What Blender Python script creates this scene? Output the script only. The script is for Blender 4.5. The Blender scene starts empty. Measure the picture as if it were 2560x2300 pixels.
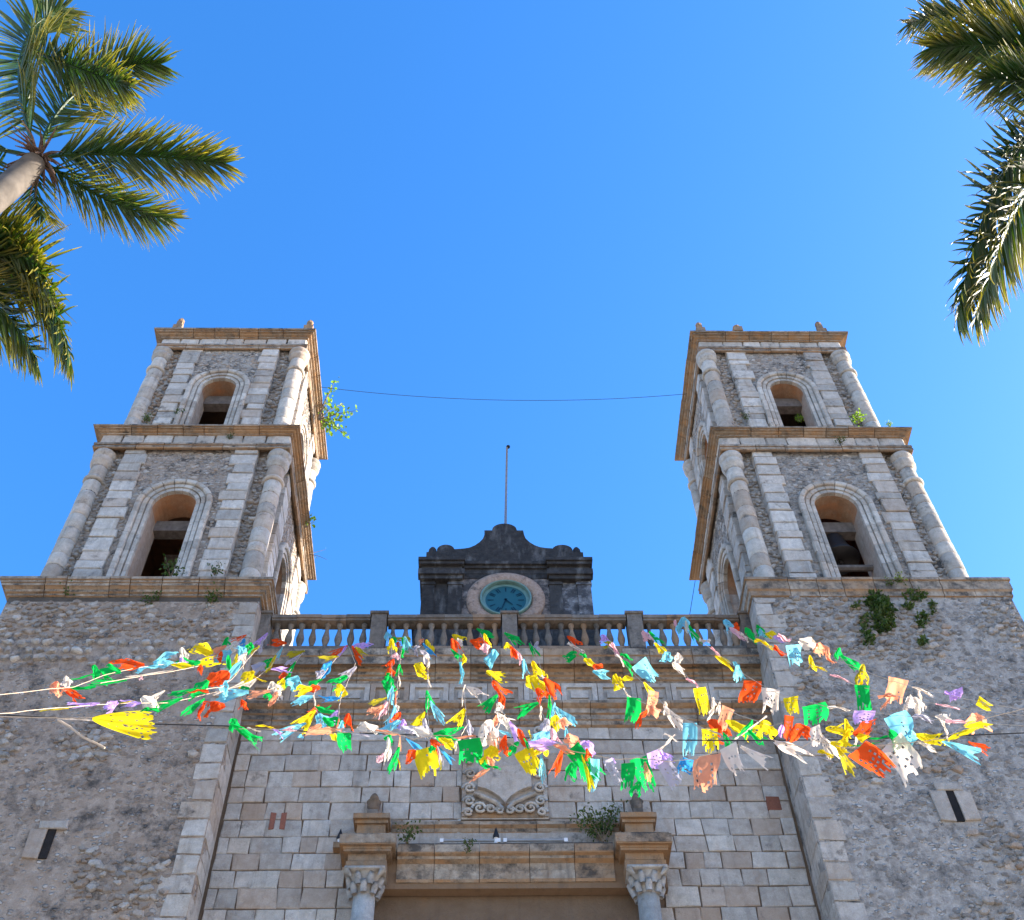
import bpy, math, random
from mathutils import Vector, Matrix, noise
R = random.Random(7)
PI = math.pi
scene = bpy.context.scene
COL = scene.collection

# ------------------------------------------------------------------ camera
PITCH, YAW, ROLL, FPX = 0.9476592, 0.0387623, -0.0282248, 2951.077
CP = Vector((-0.46588, 0.0, 1.6))
_fw = Vector((math.sin(YAW)*math.cos(PITCH), math.cos(YAW)*math.cos(PITCH), math.sin(PITCH)))
_r0 = Vector((math.cos(YAW), -math.sin(YAW), 0)); _u0 = _r0.cross(_fw)
RT = math.cos(ROLL)*_r0 + math.sin(ROLL)*_u0
UP = -math.sin(ROLL)*_r0 + math.cos(ROLL)*_u0
cam_d = bpy.data.cameras.new('camera'); cam = bpy.data.objects.new('camera', cam_d); COL.objects.link(cam)
m3 = Matrix((RT, UP, -_fw)).transposed()
cam.matrix_world = Matrix.Translation(CP) @ m3.to_4x4()
cam_d.sensor_width = 36.0; cam_d.lens = FPX/2560*36.0; cam_d.clip_start = 0.1; cam_d.clip_end = 3000
scene.camera = cam

# ------------------------------------------------------------------ sky, sun, exposure
SUN = Vector((1.0, 0.15, 0.41)).normalized()
world = bpy.data.worlds.new("World"); scene.world = world; world.use_nodes = True
wn = world.node_tree; wn.nodes.clear()
sky = wn.nodes.new('ShaderNodeTexSky'); sky.sky_type = 'NISHITA'; sky.sun_disc = False
sky.sun_elevation = math.asin(SUN.z); sky.sun_rotation = math.atan2(SUN.x, SUN.y)
sky.altitude = 0; sky.air_density = 1.0; sky.dust_density = 0.6; sky.ozone_density = 3.0
hs = wn.nodes.new('ShaderNodeHueSaturation'); hs.inputs['Saturation'].default_value = 1.29
bg = wn.nodes.new('ShaderNodeBackground'); bg.inputs['Strength'].default_value = 0.15
wo = wn.nodes.new('ShaderNodeOutputWorld')
wn.links.new(sky.outputs[0], hs.inputs['Color']); tint = wn.nodes.new('ShaderNodeMix'); tint.data_type = 'RGBA'; tint.blend_type = 'MULTIPLY'; tint.inputs[0].default_value = 1; tint.inputs[7].default_value = (0.98, 0.90, 1.0, 1)
wn.links.new(hs.outputs[0], tint.inputs[6]); wn.links.new(tint.outputs[2], bg.inputs[0]); wn.links.new(bg.outputs[0], wo.inputs[0])
sd = bpy.data.lights.new('sun', 'SUN'); sd.energy = 4.8; sd.angle = math.radians(0.5); sd.color = (1.0, 0.91, 0.78)
so = bpy.data.objects.new('sun', sd); COL.objects.link(so); so.rotation_euler = SUN.to_track_quat('Z', 'Y').to_euler()
vs = scene.view_settings; vs.view_transform = 'Standard'; vs.look = 'None'; vs.gamma = 1; vs.use_curve_mapping = False
vs.exposure = 1.88
try: scene.cycles.max_bounces = 6; scene.cycles.transparent_max_bounces = 8
except Exception: pass

# ------------------------------------------------------------------ helpers
def ray(x, y): return _fw + RT*((x-1280)/FPX) - UP*((y-1150)/FPX)
def at(x, y, Y): d = ray(x, y); return CP + d*(Y/d.y)
def link(name, data, parent=None, mw=None):
    o = bpy.data.objects.new(name, data); COL.objects.link(o)
    if parent is not None: o.parent = parent
    if mw is not None: o.matrix_basis = mw
    return o
def mkmesh(name, v, f, mats, smooth=False, mi=None):
    me = bpy.data.meshes.new(name); me.from_pydata([tuple(p) for p in v], [], f); me.update()
    for m in (mats if isinstance(mats, (list, tuple)) else [mats]): me.materials.append(m)
    if smooth: me.polygons.foreach_set('use_smooth', [True]*len(me.polygons))
    if mi: me.polygons.foreach_set('material_index', mi)
    return me
def thing(name, label, cat, loc=(0, 0, 0), group=None, kind=None):
    o = link(name, None); o.location = loc; return tag(o, label, cat, group, kind)
def tag(o, label=None, cat=None, group=None, kind=None):
    if label: o['label'] = label
    if cat: o['category'] = cat
    if group: o['group'] = group
    if kind: o['kind'] = kind
    return o
class MB:
    def __init__(s): s.v = []; s.f = []; s.mi = []
    def add(s, v, f, m=0):
        n = len(s.v); s.v += v; s.f += [tuple(i+n for i in q) for q in f]; s.mi += [m]*len(f)
    def box(s, x0, x1, y0, y1, z0, z1, m=0):
        s.add([(x0,y0,z0),(x1,y0,z0),(x1,y1,z0),(x0,y1,z0),(x0,y0,z1),(x1,y0,z1),(x1,y1,z1),(x0,y1,z1)],
              [(0,3,2,1),(4,5,6,7),(0,1,5,4),(1,2,6,5),(2,3,7,6),(3,0,4,7)], m)
    def lathe(s, prof, cx=0, cy=0, n=16, m=0):
        v = []; f = []
        for r, z in prof:
            for i in range(n): a = 2*PI*i/n; v.append((cx+r*math.cos(a), cy+r*math.sin(a), z))
        for j in range(len(prof)-1):
            for i in range(n): k = (i+1) % n; f.append((j*n+i, j*n+k, (j+1)*n+k, (j+1)*n+i))
        f.append(tuple(range(n-1, -1, -1))); f.append(tuple((len(prof)-1)*n+i for i in range(n)))
        s.add(v, f, m)
    def tube(s, pts, r, n=5, m=0):
        v = []; f = []; pts = [Vector(p) for p in pts]
        for j, p in enumerate(pts):
            t = (pts[min(j+1, len(pts)-1)]-pts[max(j-1, 0)]).normalized()
            a = t.cross(Vector((0.3, 0.2, 1))).normalized(); b = t.cross(a)
            rr = r[j] if isinstance(r, (list, tuple)) else r
            for i in range(n): q = 2*PI*i/n; v.append(tuple(p+a*rr*math.cos(q)+b*rr*math.sin(q)))
        for j in range(len(pts)-1):
            for i in range(n): k = (i+1) % n; f.append((j*n+i, j*n+k, (j+1)*n+k, (j+1)*n+i))
        f.append(tuple(range(n))); f.append(tuple((len(pts)-1)*n+i for i in range(n-1, -1, -1)))
        s.add(v, f, m)
    def build(s, name, mats, parent=None, smooth=False, mw=None):
        return link(name, mkmesh(name, s.v, s.f, mats, smooth, s.mi), parent, mw)

# ------------------------------------------------------------------ materials
def newmat(name):
    m = bpy.data.materials.new(name); m.use_nodes = True; n = m.node_tree; b = n.nodes['Principled BSDF']
    b.inputs['Roughness'].default_value = 0.9; b.inputs['Specular IOR Level'].default_value = 0.2
    return m, n, b
def N(n, t, **k):
    o = n.nodes.new(t)
    for a, v in k.items(): setattr(o, a, v)
    return o
def noise_fac(n, src, scale, lo, hi, detail=5, rough=0.6, inv=False):
    t = N(n, 'ShaderNodeTexNoise'); t.inputs['Scale'].default_value = scale; t.inputs['Detail'].default_value = detail
    t.inputs['Roughness'].default_value = rough; n.links.new(src, t.inputs['Vector'])
    r = N(n, 'ShaderNodeMapRange'); r.inputs[1].default_value = lo; r.inputs[2].default_value = hi
    if inv: r.inputs[3].default_value = 1; r.inputs[4].default_value = 0
    n.links.new(t.outputs[0], r.inputs[0]); return r.outputs[0], t.outputs[0]
def mixc(n, fac, a, b, blend='MIX'):
    x = N(n, 'ShaderNodeMix', data_type='RGBA', blend_type=blend)
    for sock, v in ((x.inputs[0], fac), (x.inputs[6], a), (x.inputs[7], b)):
        if isinstance(v, (int, float)): sock.default_value = v
        elif isinstance(v, tuple): sock.default_value = (*v, 1) if len(v) == 3 else v
        else: n.links.new(v, sock)
    return x.outputs[2]
def mth(n, op, a, b=None):
    x = N(n, 'ShaderNodeMath', operation=op)
    for s_, v in ((x.inputs[0], a), (x.inputs[1], b)):
        if v is None: continue
        if isinstance(v, (int, float)): s_.default_value = v
        else: n.links.new(v, s_)
    return x.outputs[0]
def stone(name, c1, c2, ochre=0.25, mould=0.3, rnd=0.35, bump=0.5, sc=1.0, oc=(0.33, 0.18, 0.08), dk=(0.045, 0.043, 0.04), topdark=0.0, streak=0.4, pits=0.5, hue=0.5, rub=0):
    m, n, b = newmat(name)
    pos = N(n, 'ShaderNodeNewGeometry').outputs['Position']
    info = N(n, 'ShaderNodeObjectInfo')
    mid, midraw = noise_fac(n, pos, 5*sc, 0.35, 0.65)
    big, _ = noise_fac(n, pos, 0.9*sc, 0.42, 0.62, 6, 0.65)
    fine, fr = noise_fac(n, pos, 38*sc, 0.3, 0.7, 4, 0.7)
    c = mixc(n, mid, c1, c2)
    c = mixc(n, mth(n, 'MULTIPLY', fine, 0.6), c, tuple(x*0.5 for x in c1))
    # every stone has its own tone: brightness and a shift towards ochre or grey
    rb = N(n, 'ShaderNodeMapRange'); n.links.new(info.outputs['Random'], rb.inputs[0])
    rb.inputs[3].default_value = 1-rnd; rb.inputs[4].default_value = 1+rnd*0.55
    c = mixc(n, 1.0, c, rb.outputs[0], 'MULTIPLY')
    rr = mth(n, 'FRACT', mth(n, 'MULTIPLY', info.outputs['Random'], 37.7))
    rr2 = mth(n, 'MULTIPLY', mth(n, 'POWER', rr, 3.0), hue)
    c = mixc(n, rr2, c, tuple(x*1.3 for x in oc))
    # ochre iron staining in patches
    sm = N(n, 'ShaderNodeMapping'); sm.inputs['Scale'].default_value = (1, 1, 0.35); n.links.new(pos, sm.inputs[0])
    of, _ = noise_fac(n, sm.outputs[0], 2.6*sc, 0.62-0.3*ochre, 0.8-0.2*ochre, 5, 0.6)
    c = mixc(n, mth(n, 'MULTIPLY', of, min(1, ochre*1.6)), c, oc)
    if rub:   # small irregular stones half drowned in the plaster
        wv = N(n, 'ShaderNodeTexNoise'); wv.inputs['Scale'].default_value = 6; n.links.new(pos, wv.inputs['Vector'])
        av = N(n, 'ShaderNodeVectorMath', operation='MULTIPLY_ADD'); n.links.new(wv.outputs[1], av.inputs[0]); av.inputs[1].default_value = (.12, .12, .12); n.links.new(pos, av.inputs[2])
        rm = N(n, 'ShaderNodeMapping'); rm.inputs['Scale'].default_value = (1, 1, 1.5); n.links.new(av.outputs[0], rm.inputs[0])
        vc = N(n, 'ShaderNodeTexVoronoi'); vc.inputs['Scale'].default_value = rub; n.links.new(rm.outputs[0], vc.inputs['Vector'])
        sx_ = N(n, 'ShaderNodeSeparateColor'); n.links.new(vc.outputs['Color'], sx_.inputs[0])
        er = N(n, 'ShaderNodeMapRange', interpolation_type='SMOOTHSTEP'); n.links.new(mth(n, 'ADD', vc.outputs['Distance'], mth(n, 'MULTIPLY', sx_.outputs[2], .15)), er.inputs[0]); er.inputs[1].default_value = .50; er.inputs[2].default_value = .30
        pr_ = N(n, 'ShaderNodeMapRange'); n.links.new(sx_.outputs[0], pr_.inputs[0]); pr_.inputs[1].default_value = .3; pr_.inputs[2].default_value = .9
        sf_ = mth(n, 'MULTIPLY', er.outputs[0], pr_.outputs[0])
        c = mixc(n, mth(n, 'MULTIPLY', sf_, .75), c, mixc(n, sx_.outputs[1], tuple(x*.6 for x in c1), tuple(x*1.55 for x in c1)))
        c = mixc(n, mth(n, 'MULTIPLY', fine, .35), c, tuple(x*.35 for x in c1))
        rubh = mth(n, 'MULTIPLY', sf_, 1.6)
    # dark lichen: blotches and rain streaks
    mf, _ = noise_fac(n, pos, 1.7*sc, 0.7-0.33*mould, 0.82-0.28*mould, 8, 0.72)
    sk = N(n, 'ShaderNodeMapping'); sk.inputs['Scale'].default_value = (5, 5, 0.45); n.links.new(pos, sk.inputs[0])
    sf, _ = noise_fac(n, sk.outputs[0], 1.3, 0.55, 0.78, 5, 0.6)
    mk = mth(n, 'MAXIMUM', mth(n, 'MULTIPLY', mf, 0.85), mth(n, 'MULTIPLY', sf, streak))
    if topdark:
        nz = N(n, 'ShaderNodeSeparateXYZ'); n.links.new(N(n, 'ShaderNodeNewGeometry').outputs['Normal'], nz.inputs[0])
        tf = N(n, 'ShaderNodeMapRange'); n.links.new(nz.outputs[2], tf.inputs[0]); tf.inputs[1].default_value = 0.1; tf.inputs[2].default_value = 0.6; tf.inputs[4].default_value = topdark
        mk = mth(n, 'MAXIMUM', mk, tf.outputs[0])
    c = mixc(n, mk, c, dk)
    if pits:
        v = N(n, 'ShaderNodeTexVoronoi'); v.inputs['Scale'].default_value = 17*sc; n.links.new(pos, v.inputs['Vector'])
        pf = N(n, 'ShaderNodeMapRange'); n.links.new(v.outputs[0], pf.inputs[0]); pf.inputs[1].default_value = 0.1; pf.inputs[2].default_value = 0.22; pf.inputs[3].default_value = pits; pf.inputs[4].default_value = 0
        gate, _ = noise_fac(n, pos, 3.1*sc, 0.5, 0.6)
        c = mixc(n, mth(n, 'MULTIPLY', pf.outputs[0], gate), c, tuple(x*0.3 for x in c1))
    n.links.new(c, b.inputs['Base Color'])
    hsum = mth(n, 'ADD', mth(n, 'MULTIPLY', midraw, 1.2), mth(n, 'MULTIPLY', fr, 0.7))
    if rub: hsum = mth(n, 'ADD', hsum, rubh)
    bp = N(n, 'ShaderNodeBump'); bp.inputs['Strength'].default_value = bump; bp.inputs['Distance'].default_value = 0.05
    n.links.new(hsum, bp.inputs['Height']); n.links.new(bp.outputs[0], b.inputs['Normal'])
    return m
M = {}
M['ashlar'] = stone('ashlar_limestone', (0.64, 0.58, 0.505), (0.43, 0.38, 0.325), ochre=0.26, mould=0.34, rnd=0.24, streak=0.3, hue=0.6, bump=0.7, oc=(0.27, 0.17, 0.10), sc=1.5)
M['pale'] = stone('pale_limestone', (0.74, 0.675, 0.59), (0.52, 0.465, 0.40), ochre=0.2, mould=0.42, rnd=0.30, streak=0.45, hue=0.25, bump=0.9, sc=1.5)
M['drum'] = stone('column_limestone', (0.63, 0.57, 0.49), (0.44, 0.395, 0.335), ochre=0.22, mould=0.40, rnd=0.28, streak=0.45, hue=0.3, bump=0.7, sc=1.5)
M['cornice'] = stone('cornice_limestone', (0.40, 0.295, 0.20), (0.24, 0.165, 0.105), ochre=0.65, mould=0.45, rnd=0.28, topdark=0.9, streak=0.55, oc=(0.36, 0.20, 0.095), bump=0.8, pits=0.4, sc=1.5)  # ochre holds iron staining and also warm bounce light put into the colour
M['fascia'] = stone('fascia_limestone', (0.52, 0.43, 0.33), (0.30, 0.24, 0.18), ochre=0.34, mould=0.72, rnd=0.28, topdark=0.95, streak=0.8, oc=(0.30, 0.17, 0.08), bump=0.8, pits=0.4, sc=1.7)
M['mortar'] = stone('rubble_mortar', (0.66, 0.60, 0.53), (0.32, 0.285, 0.245), ochre=0.18, mould=0.6, rnd=0, bump=1.0, streak=0.4, sc=1.3, pits=0.9, rub=8.5)
M['panel'] = stone('stained_rubble_plaster', (0.62, 0.56, 0.49), (0.30, 0.265, 0.225), ochre=0.2, mould=0.7, rnd=0, bump=1.0, streak=0.6, sc=1.5, pits=0.9, rub=10.0)
M['rubble'] = stone('rubble_stone', (0.64, 0.58, 0.51), (0.34, 0.305, 0.265), ochre=0.18, mould=0.46, rnd=0.4, bump=1.0, streak=0.4, hue=0.45, sc=1.8)
M['joint'] = stone('joint_mortar', (0.12, 0.10, 0.08), (0.075, 0.062, 0.05), ochre=0.15, mould=0.2, rnd=0, bump=0.6, pits=0)
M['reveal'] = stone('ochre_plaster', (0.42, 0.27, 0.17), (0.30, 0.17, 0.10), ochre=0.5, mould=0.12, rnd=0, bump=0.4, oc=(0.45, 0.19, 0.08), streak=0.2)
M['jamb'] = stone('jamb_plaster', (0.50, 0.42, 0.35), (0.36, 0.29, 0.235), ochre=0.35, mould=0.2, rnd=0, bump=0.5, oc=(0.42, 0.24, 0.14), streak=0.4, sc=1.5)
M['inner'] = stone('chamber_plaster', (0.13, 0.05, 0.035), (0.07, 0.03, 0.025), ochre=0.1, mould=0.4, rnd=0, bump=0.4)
M['black'] = stone('blackened_stucco', (0.06, 0.055, 0.053), (0.024, 0.023, 0.023), ochre=0.26, mould=0.30, rnd=0.2, bump=0.9, oc=(0.36, 0.35, 0.34), dk=(0.018, 0.018, 0.02), sc=1.6, hue=0.05)
M['peel'] = stone('peeling_stucco', (0.42, 0.41, 0.41), (0.22, 0.215, 0.22), ochre=0.1, mould=1.0, rnd=0.1, bump=0.7, dk=(0.03, 0.03, 0.034), sc=2.2, streak=0.7)
M['ring'] = stone('clock_surround_stone', (0.46, 0.445, 0.42), (0.24, 0.23, 0.21), ochre=0.08, mould=0.5, rnd=0.12, bump=0.8, sc=4.0, oc=(0.42, 0.2, 0.09))
M['balus'] = stone('baluster_stone', (0.25, 0.215, 0.18), (0.14, 0.12, 0.10), ochre=0.2, mould=0.55, rnd=0.3, bump=0.7, sc=1.6, topdark=0.6)
M['slitshade'] = stone('slit_shade_black', (0.02, 0.018, 0.018), (0.01, 0.01, 0.01), ochre=0, mould=0, rnd=0, pits=0)
M['brick'] = stone('red_brick', (0.30, 0.11, 0.07), (0.2, 0.08, 0.055), ochre=0, mould=0.1, rnd=0.2)
def plain(name, col, rough=0.7, metal=0.0, spec=0.3, var=0.25, sc=9.0):
    m, n, b = newmat(name); b.inputs['Roughness'].default_value = rough; b.inputs['Metallic'].default_value = metal; b.inputs['Specular IOR Level'].default_value = spec
    pos = N(n, 'ShaderNodeTexCoord').outputs['Object']
    f, _ = noise_fac(n, pos, sc, 0.3, 0.7)
    n.links.new(mixc(n, f, col, tuple(x*(1-var) for x in col)), b.inputs['Base Color']); return m
M['wood'] = plain('weathered_timber', (0.20, 0.165, 0.14), 0.9, var=0.5)
M['iron'] = plain('dark_bronze', (0.035, 0.03, 0.028), 0.55, 0.6)
M['glass'] = plain('clock_glass', (0.018, 0.085, 0.10), 0.3, 0, 0.4, 0.15, 3)
M['clockrim'] = plain('verdigris_rim', (0.16, 0.27, 0.24), 0.5, 0.2)
M['clockpale'] = plain('clock_pale_band', (0.14, 0.26, 0.25), 0.3)
M['clockmark'] = plain('clock_numerals', (0.004, 0.025, 0.04), 0.4)
M['pole'] = plain('grey_pole_paint', (0.22, 0.21, 0.22), 0.5)
M['cable'] = plain('black_cable', (0.03, 0.025, 0.022), 0.6)
M['cord'] = plain('pale_cord', (0.55, 0.42, 0.30), 0.8)
M['tubel'] = plain('grey_fixture', (0.28, 0.29, 0.3), 0.45)
M['white'] = plain('white_plastic', (0.7, 0.7, 0.7), 0.5)
M['trunk'] = plain('palm_trunk_bark', (0.13, 0.11, 0.09), 0.95, var=0.5, sc=4)
M['husk'] = plain('palm_husk', (0.20, 0.12, 0.08), 0.95, var=0.6, sc=14)
M['twig'] = plain('twig_bark', (0.16, 0.12, 0.08), 0.9)
def leafmat(name, col, tip, trans=0.45, rough=0.45):
    m, n, b = newmat(name); b.inputs['Roughness'].default_value = rough; b.inputs['Specular IOR Level'].default_value = 0.45
    at_ = N(n, 'ShaderNodeAttribute', attribute_name='tip')
    info = N(n, 'ShaderNodeObjectInfo')
    f, _ = noise_fac(n, N(n, 'ShaderNodeNewGeometry').outputs['Position'], 2.5, 0.35, 0.65)
    k = mth(n, 'MULTIPLY', at_.outputs['Fac'], mth(n, 'ADD', mth(n, 'MULTIPLY', f, 0.8), mth(n, 'MULTIPLY', info.outputs['Random'], 0.5)))
    c = mixc(n, f, col, tuple(x*0.6 for x in col)); c = mixc(n, k, c, tip)
    n.links.new(c, b.inputs['Base Color'])
    tr = N(n, 'ShaderNodeBsdfTranslucent'); n.links.new(mixc(n, 1.0, c, (1.5, 1.7, 0.6), 'MULTIPLY'), tr.inputs[0])
    ms = N(n, 'ShaderNodeMixShader'); ms.inputs[0].default_value = trans
    n.links.new(b.outputs[0], ms.inputs[1]); n.links.new(tr.outputs[0], ms.inputs[2]); n.links.new(ms.outputs[0], n.nodes['Material Output'].inputs[0])
    return m
M['palm'] = leafmat('palm_leaf', (0.026, 0.070, 0.010), (0.46, 0.33, 0.03), 0.25)
M['leaf'] = leafmat('shrub_leaf', (0.035, 0.075, 0.015), (0.10, 0.13, 0.02), 0.35, 0.6)
M['figleaf'] = leafmat('bright_leaf', (0.10, 0.19, 0.02), (0.25, 0.3, 0.03), 0.5)
def paper(name, col, tr=0.55):
    m, n, b = newmat(name); b.inputs['Roughness'].default_value = 0.6
    n.nodes.remove(b)
    f, _ = noise_fac(n, N(n, 'ShaderNodeTexCoord').outputs['Object'], 14, 0.3, 0.7)
    c = mixc(n, f, col, tuple(x*0.86 for x in col))
    d = N(n, 'ShaderNodeBsdfDiffuse'); t = N(n, 'ShaderNodeBsdfTranslucent'); ms = N(n, 'ShaderNodeMixShader'); ms.inputs[0].default_value = tr
    n.links.new(c, d.inputs[0]); n.links.new(c, t.inputs[0]); n.links.new(d.outputs[0], ms.inputs[1]); n.links.new(t.outputs[0], ms.inputs[2])
    n.links.new(ms.outputs[0], n.nodes['Material Output'].inputs[0]); return m
PC = dict(y=('yellow', (0.85, 0.66, 0.02)), g=('green', (0.01, 0.50, 0.09)), c=('light blue', (0.22, 0.62, 0.72)), r=('red orange', (0.85, 0.10, 0.02)),
          o=('salmon', (0.85, 0.36, 0.20)), w=('cream white', (0.82, 0.72, 0.60)), p=('lilac', (0.62, 0.40, 0.80)), b=('blue', (0.06, 0.36, 0.68)),
          k=('pink', (0.85, 0.50, 0.52)), v=('olive yellow', (0.50, 0.42, 0.03)), s=('pale grey', (0.50, 0.47, 0.52)))
PM = {k: paper(v[0].replace(' ', '_')+'_paper', v[1]) for k, v in PC.items()}

# ------------------------------------------------------------------ stone pieces: unit meshes shared by alike pieces
def unit_block(seed, mat, ch=0.07, jit=0.035):
    """unit block, front face at y=-0.5, chamfered front arrises, uneven corners"""
    r = random.Random(seed); j = lambda a: a+r.uniform(-jit, jit)
    v = []
    for z in (-.5, .5):
        for x in (-.5, .5): v.append((x, .5, z))
    for z in (-.5, .5):
        for x in (-.5, .5): v.append((j(x*.985), -.5+ch*1.1, j(z*.985)))
    for z in (-.5, .5):
        for x in (-.5, .5): v.append((j(x*(1-1.6*ch)), -.5+r.uniform(-.02, .02), j(z*(1-1.6*ch))))
    f = [(0, 2, 3, 1), (0, 4, 6, 2), (1, 3, 7, 5), (2, 6, 7, 3), (0, 1, 5, 4),
         (4, 8, 10, 6), (5, 7, 11, 9), (6, 10, 11, 7), (4, 5, 9, 8), (8, 9, 11, 10)]
    f = [tuple(reversed(q)) for q in f]
    return mkmesh('block_mesh', v, f, mat)
BLK = {k: [unit_block(i*7+len(k), M[k]) for i in range(8)] for k in ('ashlar', 'pale', 'drum', 'cornice', 'balus', 'brick')}
def unit_dome(seed, mat, n=8):
    """unit rubble stone bulging towards -y"""
    r = random.Random(seed); v = []; ph = r.uniform(0, 1)
    rad = [1+r.uniform(-.34, .2) for _ in range(n)]
    for s_, y in ((.5, .45), (.47, -.15), (.36, -.40)):
        for i in range(n):
            a = 2*PI*(i+ph)/n; q = rad[i]*(1+r.uniform(-.05, .05)); v.append((s_*q*math.cos(a), y+r.uniform(-.09, .09), s_*q*math.sin(a)))
    v.append((r.uniform(-.1,.1), -.44, r.uniform(-.1,.1))); f = []
    for j in range(2):
        for i in range(n): k = (i+1) % n; f.append((j*n+i, j*n+k, (j+1)*n+k, (j+1)*n+i))
    for i in range(n): f.append((2*n+i, 2*n+(i+1) % n, 3*n))
    return v, f
DOME = [unit_dome(i, None) for i in range(12)]
DOMEM = {k: [mkmesh('rubble_mesh', v, f, M[k], False) for v, f in DOME] for k in ('rubble', 'pale')}
for me_ in DOMEM['pale']: me_.polygons.foreach_set('use_smooth', [True]*len(me_.polygons))
def side_mat(c, k):
    """local frame of side k of a square tower: x along the wall, -y outwards"""
    return Matrix.Translation(Vector((c[0], c[1], 0))) @ Matrix.Rotation(k*PI/2, 4, 'Z')
def put_block(name, parent, frame, u0, u1, z0, z1, front, depth, kind='pale', gap=0.006, jy=0.008, rot=0.004):
    w = u1-u0-gap; h = z1-z0-gap
    m = frame @ Matrix.Translation(((u0+u1)/2, -(front+R.uniform(-jy, jy))+depth/2, (z0+z1)/2)) @ Matrix.Rotation(R.uniform(-rot, rot), 4, 'Y') @ Matrix.Diagonal((w, depth, h, 1))
    return link(name, R.choice(BLK[kind]), parent, m)

def scatter_rubble(parent, frame, front, u0, u1, z0, z1, cell, ok, nparts, proud=(0.02, 0.06), cover=1.0, plaster=None):
    """rubble stones: the largest become parts of their own, the rest one joined part"""
    st = []
    nz = int((z1-z0)/(cell*0.78)); nu = int((u1-u0)/cell)
    for j in range(nz):
        for i in range(nu):
            if R.random() > cover: continue
            s_ = cell*R.choice((.55, .75, .9, 1.0, 1.15, 1.4))
            u = u0+(i+.5+R.uniform(-.38, .38)+(j % 2)*.5)*(u1-u0)/nu; z = z0+(j+.5+R.uniform(-.33, .33))*(z1-z0)/nz
            if u < u0+s_*.3 or u > u1-s_*.3 or not ok(u, z, s_*.5): continue
            pr = R.uniform(*proud)
            if plaster:
                q = noise.noise(Vector((u*.55+3.3, z*.55, front)))
                if q > plaster: pr *= 0.25
                if q > plaster and R.random() < 0.45: continue
            st.append((s_, u, z, pr))
    st.sort(key=lambda t: -t[0]*(1+t[3]*30))
    mb = MB()
    for idx, (s_, u, z, pr) in enumerate(st):
        m = Matrix.Translation((u, -front+s_*.25-pr, z)) @ Matrix.Rotation(R.uniform(-.5, .5), 4, 'Y') @ Matrix.Diagonal((s_*1.12, s_*.55, s_*R.uniform(.58, .85), 1))
        di = R.randrange(12)
        if idx < nparts: link('stone', DOMEM['rubble'][di], parent, frame @ m)
        else:
            v, f = DOME[di]; mm = frame @ m
            mb.add([tuple(mm @ Vector(p)) for p in v], f)
    if mb.v: mb.build('rubble', M['rubble'], parent, False)['kind'] = 'stuff'

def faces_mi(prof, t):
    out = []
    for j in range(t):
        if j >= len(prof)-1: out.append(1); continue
        a, b = prof[j], prof[j+1]; out.append(1 if abs(b[0]-a[0]) < .4*abs(b[1]-a[1]) else 0)  # undersides and coves get the ochre: iron stain plus painted bounce light
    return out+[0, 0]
def cornice_ring(parent, c, hw, prof, seg=0.55, mat='cornice', sides=(0, 1, 2, 3), name='cornice_block', lum=None):
    """prof: list of (out, z) bottom to top; mitred corners, split into blocks with open joints"""
    np_ = len(prof)
    for k in sides:
        fr = side_mat(c, k); ext = hw+max(p[0] for p in prof)
        cuts = [-ext]; n = max(2, round(2*hw/seg))
        for i in range(1, n): cuts.append(-hw+2*hw*(i+R.uniform(-.22, .22))/n)
        cuts.append(ext)
        for i in range(n):
            a, b = cuts[i], cuts[i+1]; first = i == 0; last = i == n-1
            dj = R.uniform(-.007, .007); zj = R.uniform(-.006, .006); nick = R.uniform(.004, .009)
            v = []
            for end in (0, 1):
                for o, z in prof:
                    y = -(hw+o+dj); lim = hw+o
                    u = (a+nick if end == 0 else b-nick)
                    if end == 0 and first: u = -lim
                    if end == 1 and last: u = lim
                    v.append(tuple(fr @ Vector((u, y, z+zj))))
                for z in (prof[-1][1], prof[0][1]):
                    ui = hw-0.35
                    u = (a+nick if end == 0 else b-nick)
                    if end == 0 and first: u = -ui
                    if end == 1 and last: u = ui
                    v.append(tuple(fr @ Vector((u, -ui, z+zj))))
            t = np_+2
            f = [(j, (j+1) % t, t+(j+1) % t, t+j) for j in range(t)]
            f.append(tuple(range(t-1, -1, -1))); f.append(tuple(range(t, 2*t)))
            f = [tuple(reversed(q)) for q in f]
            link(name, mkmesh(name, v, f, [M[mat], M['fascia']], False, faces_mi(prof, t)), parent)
def straight_moulding(parent, x0, x1, ywall, prof, seg=0.6, mat='cornice', name='cornice_block', ends=(False, False)):
    """moulding along x on a wall facing -y; ends: returned ends (mitred back to the wall)"""
    n = max(1, round((x1-x0)/seg)); cuts = [x0+(x1-x0)*(i+(R.uniform(-.2, .2) if 0 < i < n else 0))/n for i in range(n+1)]
    t = len(prof)+2
    for i in range(n):
        dj = R.uniform(-.006, .006); zj = R.uniform(-.005, .005); v = []
        for end in (0, 1):
            u = cuts[i]+.005 if end == 0 else cuts[i+1]-.005
            for o, z in prof:
                uu = u
                if ends[0] and end == 0 and i == 0: uu = x0-o
                if ends[1] and end == 1 and i == n-1: uu = x1+o
                v.append((uu, ywall-o-dj, z+zj))
            for z in (prof[-1][1], prof[0][1]): v.append((u, ywall+.05, z+zj))
        f = [(j, (j+1) % t, t+(j+1) % t, t+j) for j in range(t)]
        f.append(tuple(range(t-1, -1, -1))); f.append(tuple(range(t, 2*t)))
        link(name, mkmesh(name, v, [tuple(reversed(q)) for q in f], [M[mat], M['fascia']], False, faces_mi(prof, t)), parent)

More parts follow.
